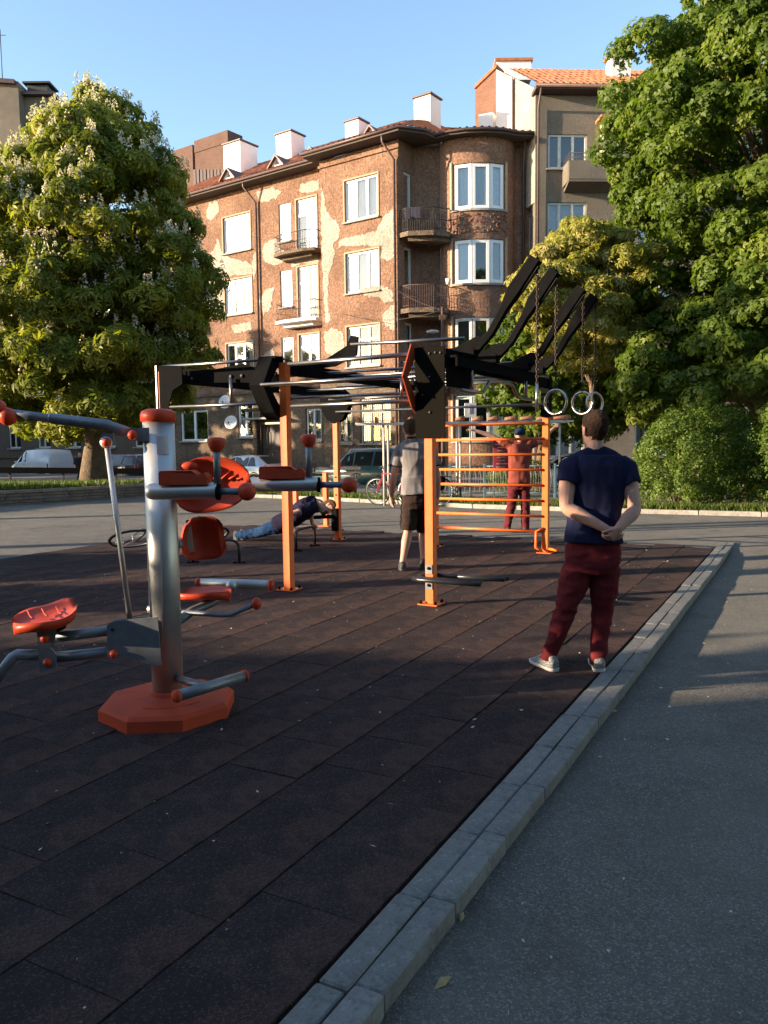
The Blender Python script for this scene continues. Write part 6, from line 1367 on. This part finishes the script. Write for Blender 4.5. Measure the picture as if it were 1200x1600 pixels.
    for x, nm in ((st[0][0], 'rear_bumper'), (st[-1][0], 'front_bumper')):
        q = MB(); s_ = 1 if x > 0 else -1; q.box(W(x - s_ * .04, 0, .46), (.16, st[1][1] * 1.9, .2), (hd_, sd, VZ), .04); q.build(nm, M_TRIMBLK if spare or cat == 'van' else paint, g)
    q = MB(); q.box(W(st[0][0] - .05, 0, .62), (.02, .5, .11), (hd_, sd, VZ)); q.build('number_plate', M_WHITE, g)
    if spare:
        p = W(st[0][0] - .08, .05, .95); q = MB(); q.lathe(p, -hd_, [(-.1, .2), (-.08, .33), (.06, .34), (.1, .3), (.11, .18), (.1, .001)], 20); q.build('spare_wheel', M_TYRE, g)
    return g
HATCH = [(-2.08, .70, .36, .72, .76, .64), (-2.02, .80, .26, .93, .98, .66), (-1.88, .83, .24, .95, 1.06, .62), (-1.30, .85, .23, .95, 1.40, .58), (-.5, .86, .22, .94, 1.455, .60), (.1, .86, .22, .93, 1.44, .60), (.45, .86, .22, .92, 1.37, .60), (1.15, .85, .22, .90, .95, .72), (1.80, .80, .25, .78, .82, .66), (2.05, .70, .36, .60, .63, .58)]
SUV = [(-1.98, .80, .45, .95, 1.0, .72), (-1.95, .85, .40, 1.08, 1.12, .74), (-1.90, .87, .38, 1.08, 1.30, .70), (-1.78, .87, .36, 1.08, 1.70, .66), (-.8, .88, .35, 1.08, 1.74, .67), (.2, .88, .35, 1.07, 1.70, .66), (.35, .88, .35, 1.06, 1.66, .66), (.95, .87, .36, 1.04, 1.10, .76), (1.85, .84, .40, .96, 1.0, .70), (2.0, .78, .45, .8, .84, .66)]
VAN = [(-2.12, .76, .40, 1.0, 1.05, .72), (-2.10, .84, .34, 1.12, 1.2, .76), (-2.06, .86, .3, 1.12, 1.5, .74), (-1.98, .87, .28, 1.12, 1.78, .70), (-.6, .88, .27, 1.1, 1.84, .71), (.5, .88, .27, 1.08, 1.80, .70), (.8, .88, .27, 1.06, 1.66, .68), (1.45, .86, .28, 1.02, 1.10, .74), (2.0, .80, .3, .86, .9, .66), (2.15, .70, .4, .66, .7, .58)]
WAGON = [(-2.3, .74, .38, .80, .84, .68), (-2.25, .84, .28, .98, 1.02, .70), (-2.15, .87, .26, .99, 1.12, .66), (-1.85, .88, .25, .99, 1.42, .60), (-.6, .89, .24, .98, 1.50, .62), (.1, .89, .24, .97, 1.48, .62), (.4, .89, .24, .96, 1.42, .62), (1.2, .87, .24, .93, .98, .74), (2.1, .82, .27, .80, .84, .68), (2.35, .70, .38, .62, .66, .58)]
gcar = 'cars parked along the street'
def on_street(px, d): p = D(px, 740, d); return V(p.x, p.y, -.42)
car('silver hatchback parked outside the brown house', on_street(386, 38.6), FE, HATCH, carpaint('silver_paint', (.52, .53, .54), .5), [(-1.35, -.85, -.92, -1.1), (-.78, .02, .02, -.80), (.10, .92, .48, .10)], (-1.28, 1.25), group=gcar)
car('dark teal off-road car with roof rails and rear spare wheel', on_street(572, 31.2), FE, SUV, carpaint('teal_paint', (.025, .085, .095), .2), [(-1.75, -.95, -1.0, -1.66), (-.85, -.05, -.05, -.88), (.03, .78, .40, .03)], (-1.25, 1.22), .35, group=gcar, rails=True, spare=True)
car('white panel van behind the left lawn fence', on_street(66, 49), FE, VAN, carpaint('white_van_paint', (.66, .67, .68), 0), [(.35, 1.25, .82, .40)], (-1.3, 1.35), .32, group=gcar, cat='van', name='panel_van')
car('black estate car behind the chestnut trunk', on_street(192, 44), FE, WAGON, carpaint('black_paint', (.02, .021, .025), .2), [(-2.0, -1.05, -1.1, -1.75), (-.98, -.1, -.1, -1.02), (-.02, .95, .45, -.02)], (-1.4, 1.42), group=gcar, rails=True)
p = D(862, 740, 27.5); car('pale silver car glimpsed between the rig and the man in navy', V(p.x + .8, p.y, -.32), V(-.95, .3, 0), HATCH, carpaint('pale_silver_paint', (.60, .62, .66), .4), [(-1.35, -.85, -.92, -1.1), (-.78, .02, .02, -.80), (.10, .92, .48, .10)], (-1.28, 1.25), group=gcar)
# ================================================================== bicycles
def bicycle(label, mtx, paint, carrier=False):
    g = empty('bicycle', mtx.translation, label, 'bicycle', 'bicycles left by the yard'); P_ = lambda x, y, z: mtx @ V(x, y, z)
    for xw in (-.52, .52):
        q = MB(); q.tube([P_(xw + .335 * math.cos(t), 0, .34 + .335 * math.sin(t)) for t in [2 * math.pi * i / 28 for i in range(28)]], .017, 6, closed=True); w0 = q.build('wheel', M_TYRE, g)
        q = MB(); q.tube([P_(xw + .312 * math.cos(t), 0, .34 + .312 * math.sin(t)) for t in [2 * math.pi * i / 28 for i in range(28)]], .010, 5, closed=True); q.build('rim', M_RIM, w0)
        q = MB()
        for i in range(16): t = 2 * math.pi * i / 16; q.tube([P_(xw, .02 * (1 if i % 2 else -1), .34), P_(xw + .31 * math.cos(t), 0, .34 + .31 * math.sin(t))], .0022, 3)
        q.tube([P_(xw, -.05, .34), P_(xw, .05, .34)], .02, 6); q.build('spokes', M_RIM, w0)
    q = MB(); bb, st_, sd_, hd0, hd1 = P_(-.08, 0, .30), P_(-.22, 0, .78), P_(-.24, 0, .84), P_(.34, 0, .80), P_(.37, 0, .68)
    for a, c in ((bb, st_), (st_, hd0), (bb, hd1), (hd0, hd1)): q.tube([a, c], .016, 8)
    for y in (-.05, .05): q.tube([bb, P_(-.52, y, .34)], .010, 6); q.tube([st_, P_(-.52, y, .34)], .009, 6); q.tube([hd1, P_(.42, y, .6), P_(.52, y, .34)], .011, 6)
    q.build('frame', paint, g)
    q = MB(); q.tube([st_, P_(-.26, 0, .92)], .012, 6); q.rings([[P_(-.26 + x, w_ * a, .93 + z) for a, z in ((-1, 0), (-.6, .03), (.6, .03), (1, 0), (0, -.02))] for x, w_ in ((-.14, .06), (-.06, .075), (.02, .04), (.13, .018))]); q.build('saddle', M_BLACK, g)
    q = MB(); q.tube([hd0, P_(.32, 0, .95)], .012, 6); q.tube([P_(.28, -.28, .97), P_(.34, -.12, .98), P_(.34, .12, .98), P_(.28, .28, .97)], .012, 6); q.build('handlebar', M_CHROME, g)
    q = MB(); q.tube([P_(-.08, -.1, .30), P_(-.08, .1, .30)], .014, 6); q.tube([P_(-.08, .1, .30), P_(.05, .1, .19)], .009, 5); q.tube([P_(-.08, -.1, .30), P_(-.21, -.1, .41)], .009, 5); q.box(P_(.05, .15, .19), (.09, .08, .02)); q.box(P_(-.21, -.15, .41), (.09, .08, .02))
    q.lathe(P_(-.08, .07, .30), mtx.to_3x3() @ V(0, 1, 0), [(0, .09), (.004, .09), (.005, .08)], 16); q.build('crank', M_IRON, g)
    if carrier:
        q = MB(); q.box(P_(-.56, 0, .72), (.36, .14, .02), (mtx.to_3x3() @ V(1, 0, 0), mtx.to_3x3() @ V(0, 1, 0), mtx.to_3x3() @ V(0, 0, 1))); q.tube([P_(-.56, .08, .72), P_(-.54, .06, .36)], .008, 5); q.build('carrier', M_IRON, g)
        q = MB(); q.box(P_(-.5, .13, .55), (.32, .12, .34), (mtx.to_3x3() @ V(1, 0, 0), mtx.to_3x3() @ V(0, 1, 0), mtx.to_3x3() @ V(0, 0, 1)), .03); q.build('pannier', M_BLACK, g)
    return g
p = G(592, 789); bicycle('red bicycle with dark pannier leaning by the far kerb', Matrix.Translation((p.x + .45, p.y - .1, -.01)) @ Matrix.Rotation(R(152), 4, 'Z') @ Matrix.Rotation(R(-7), 4, 'X'), mat('red_bike_paint', (.42, .02, .02), .35, coat=.4), True)
p = G(640, 790); bicycle('black bicycle standing behind the man in grey', Matrix.Translation((p.x + .35, p.y + .2, -.01)) @ Matrix.Rotation(R(140), 4, 'Z') @ Matrix.Rotation(R(8), 4, 'X'), mat('black_bike_paint', (.02, .02, .022), .35, coat=.4), True)
p = G(215, 851); bicycle('dark bicycle lying on the ground behind the column trainer', Matrix.Translation((p.x + .58, p.y - .45, .05)) @ Matrix.Rotation(R(205), 4, 'Z') @ Matrix.Rotation(R(-64), 4, 'X'), mat('dark_bike_paint', (.03, .03, .034), .4, coat=.3))
# ================================================================== park furniture
M_WOOD = mat('brown_wood', (.22, .085, .04), .7, var=.3, ns=5, bump=.3, bs=60); M_PALEP = mat('pale_steel_post', (.50, .47, .42), .5, .3, var=.15, dirt=.2)
py_ = 19.8; zt = 1.98
pg = empty('pergola', (2, py_, 0), 'low pergola of brown wooden slats on thin pale posts', 'pergola')
for px in (602, 609, 716, 724, 876):
    x = (px - 601) / 1250 * py_; b = MB(); b.tube([V(x, py_ + (.5 if px in (609, 724) else 0), -.05), V(x, py_ + (.5 if px in (609, 724) else 0), zt)], .03, 8); b.build('post', M_PALEP, pg)
for dy in (-.05, .75):
    b = MB(); b.box((2.0, py_ + dy, zt + .03), (5.35, .09, .05), None, .005); b.build('beam', M_WHITE, pg)
x = -.6; k = 0
while x < 4.65:
    b = MB(); b.box((x, py_ + .3, zt + .115), (.075, 1.7, .12), None, .006); b.build('slat', M_WOOD, pg); x += (.44, .40)[k % 2]; k += 1
# steel sign seen from behind
p = D(735, 641, 21.5); sg = empty('sign', (p.x, p.y, 0), 'square pale metal sign on a post behind the pergola', 'sign')
b = MB(); b.box(p, (.32, .012, .38), None, .004); b.build('panel', mat('sign_back', (.55, .55, .56), .45, .5, var=.15), sg); b = MB(); b.tube([V(p.x, p.y + .03, -.1), V(p.x, p.y + .03, p.z + .1)], .025, 8); b.box(p + V(0, -.012, .02), (.07, .014, .24), None, .003); b.build('post', M_GREYP, sg)
# red notice board with pale lines of print
p = D(783, 712, 20.9); nb = empty('notice_board', (p.x, p.y, 0), 'red notice board with pale printed lines left of the man in red', 'notice board')
b = MB(); b.box(p, (.42, .02, .78), None, .004); bd_ = b.build('panel', mat('red_board', (.28, .03, .04), .6, var=.15), nb)
for i in range(8): b = MB(); b.box(p + V(random.uniform(-.03, .03), -.0125, .3 - i * .085), (.30 - .08 * (i % 3), .003, .022), None); b.build('print_line', mat('pale_print', (.5, .42, .42), .8), bd_)
for s_ in (-.19, .19): b = MB(); b.tube([V(p.x + s_, p.y + .025, -.1), V(p.x + s_, p.y + .025, p.z + .4)], .02, 6); b.build('post', M_GREYP, nb)
# low wire fence with pale blue frames behind the benches
M_BLUE = mat('pale_blue_paint', (.09, .17, .24), .7, var=.2, dirt=.3); M_WIRE = mat('white_wire', (.30, .30, .29), .7, 0)
fe = empty('wire_fence', (2.2, 22.4, 0), 'low pale-blue framed fence with white zigzag wire', 'fence')
fx = [.9 + i * .95 for i in range(6)]
for i, x in enumerate(fx): b = MB(); b.box((x, 22.4 - .12 * i, .42), (.06, .05, 1.0), None, .004); b.build('post', M_BLUE, fe)
for i in range(len(fx) - 1):
    a, c = V(fx[i], 22.4 - .12 * i, 0), V(fx[i + 1], 22.4 - .12 * (i + 1), 0); b = MB()
    for zz in (.12, .86): b.tube([a + VZ * zz, c + VZ * zz], .018, 6)
    o = b.build('rail', M_BLUE, fe); b = MB(); k = 7
    for j in range(k):
        u0, u1 = a.lerp(c, j / k), a.lerp(c, (j + 1) / k); um = u0.lerp(u1, .5); b.tube([u0 + VZ * .14, um + VZ * .84, u1 + VZ * .14], .006, 4); b.tube([u0 + VZ * .84, um + VZ * .14, u1 + VZ * .84], .006, 4)
    b.build('zigzag_wire', M_WIRE, fe)
def bench(label, c, ang_, back):
    m4 = Matrix.Translation(c) @ Matrix.Rotation(ang_, 4, 'Z'); ax_ = (m4.to_3x3() @ V(1, 0, 0), m4.to_3x3() @ V(0, 1, 0), VZ); g = empty('park_bench', c, label, 'bench')
    m_ = M_WOOD if not back else mat('dark_bench_wood', (.045, .035, .03), .6, var=.3)
    for y in (-.16, -.03, .10): b = MB(); b.box(m4 @ V(0, y, .43), (1.7, .11, .04), ax_, .006); b.build('seat_slat', m_, g)
    if back:
        for z in (.62, .78): b = MB(); b.box(m4 @ V(0, .20 + (z - .6) * .2, z), (1.7, .03, .10), ax_, .006); b.build('back_slat', m_, g)
    for x in (-.7, .7):
        b = MB(); b.box(m4 @ V(x, -.03, .2), (.06, .36, .42), ax_, .01); 
        if back: b.tube([m4 @ V(x, .16, .35), m4 @ V(x, .26, .88)], .022, 6); b.tube([m4 @ V(x, -.2, .42), m4 @ V(x, -.2, .60), m4 @ V(x, .18, .62)], .018, 6)
        b.build('leg', M_CONC if not back else M_IRON, g)
p = G(738, 790); bench('brown backless slat bench on the grass behind the ladder', V(p.x + .35, p.y + .9, 0), R(-7), False)
p = D(520, 740, 25); bench('dark slatted bench with armrests in front of the teal car', V(p.x, p.y, -.02), R(-14), True)
# dark board rail round the left lawn
lr = empty('rail_fence', D(110, 740, 27.5), 'black horizontal board rail on posts across the left lawn', 'fence'); a, c = D(-70, 734, 27.4), D(262, 736.5, 27.8)
for i in range(3):
    u, v = a.lerp(c, i / 3), a.lerp(c, (i + 1) / 3); b = MB(); d_ = (v - u).normalized(); b.box((u + v) / 2, ((v - u).length - .01, .05, .2), (d_, V(-d_.y, d_.x, 0), VZ), .008); b.build('board', M_BLACK, lr)
    b = MB(); lo = VZ * -.38; b.tube([u + lo, v + lo], .02, 6); b.build('lower_rail', M_IRON, lr)
for i in range(5): u = a.lerp(c, i / 4); b = MB(); b.box(V(u.x, u.y + .06, (u.z + .1 - .2) / 2), (.07, .06, u.z + .3), None, .006); b.build('post', M_IRON, lr)
# street lamp at the corner
p = D(691, 480, 32.5); la = empty('street_lamp', (p.x, p.y, -.4), 'thin street lamp mast with small pale lamp head before the loggias', 'street lamp')
b = MB(); b.tube([V(p.x, p.y, -.4), V(p.x, p.y, 2.5), V(p.x, p.y, p.z)], [.09, .075, .05], 10); b.build('mast', M_RUSTIRON, la)
q = D(676, 518, 32.4); b = MB(); b.tube([V(p.x, p.y, q.z - .35), V((p.x + q.x) / 2, p.y, q.z - .05), q], .02, 6); ar = b.build('arm', M_RUSTIRON, la); b = MB(); b.ball(q, .2, 14, 8, (1.3, .7, .35)); b.build('lamp_head', M_OLDWHITE, ar)
b = MB(); b.box(V(p.x, p.y, p.z - .1), (.35, .06, .06), None); b.box(V(p.x, p.y, p.z - .4), (.25, .1, .2), None); b.build('cross_arm', M_RUSTIRON, la)
for e_, sag in ((FP(3.2, 7.6, .05), .35), (FP(.2, 8.4, .1), .12), (V(6.2, 37.1, 7.4), .25)):
    s_ = V(p.x, p.y, p.z - .1); b = MB(); b.tube([s_.lerp(e_, i / 8) - VZ * sag * 4 * (i / 8) * (1 - i / 8) for i in range(9)], .011, 4); b.build('cable', M_IRON, la)
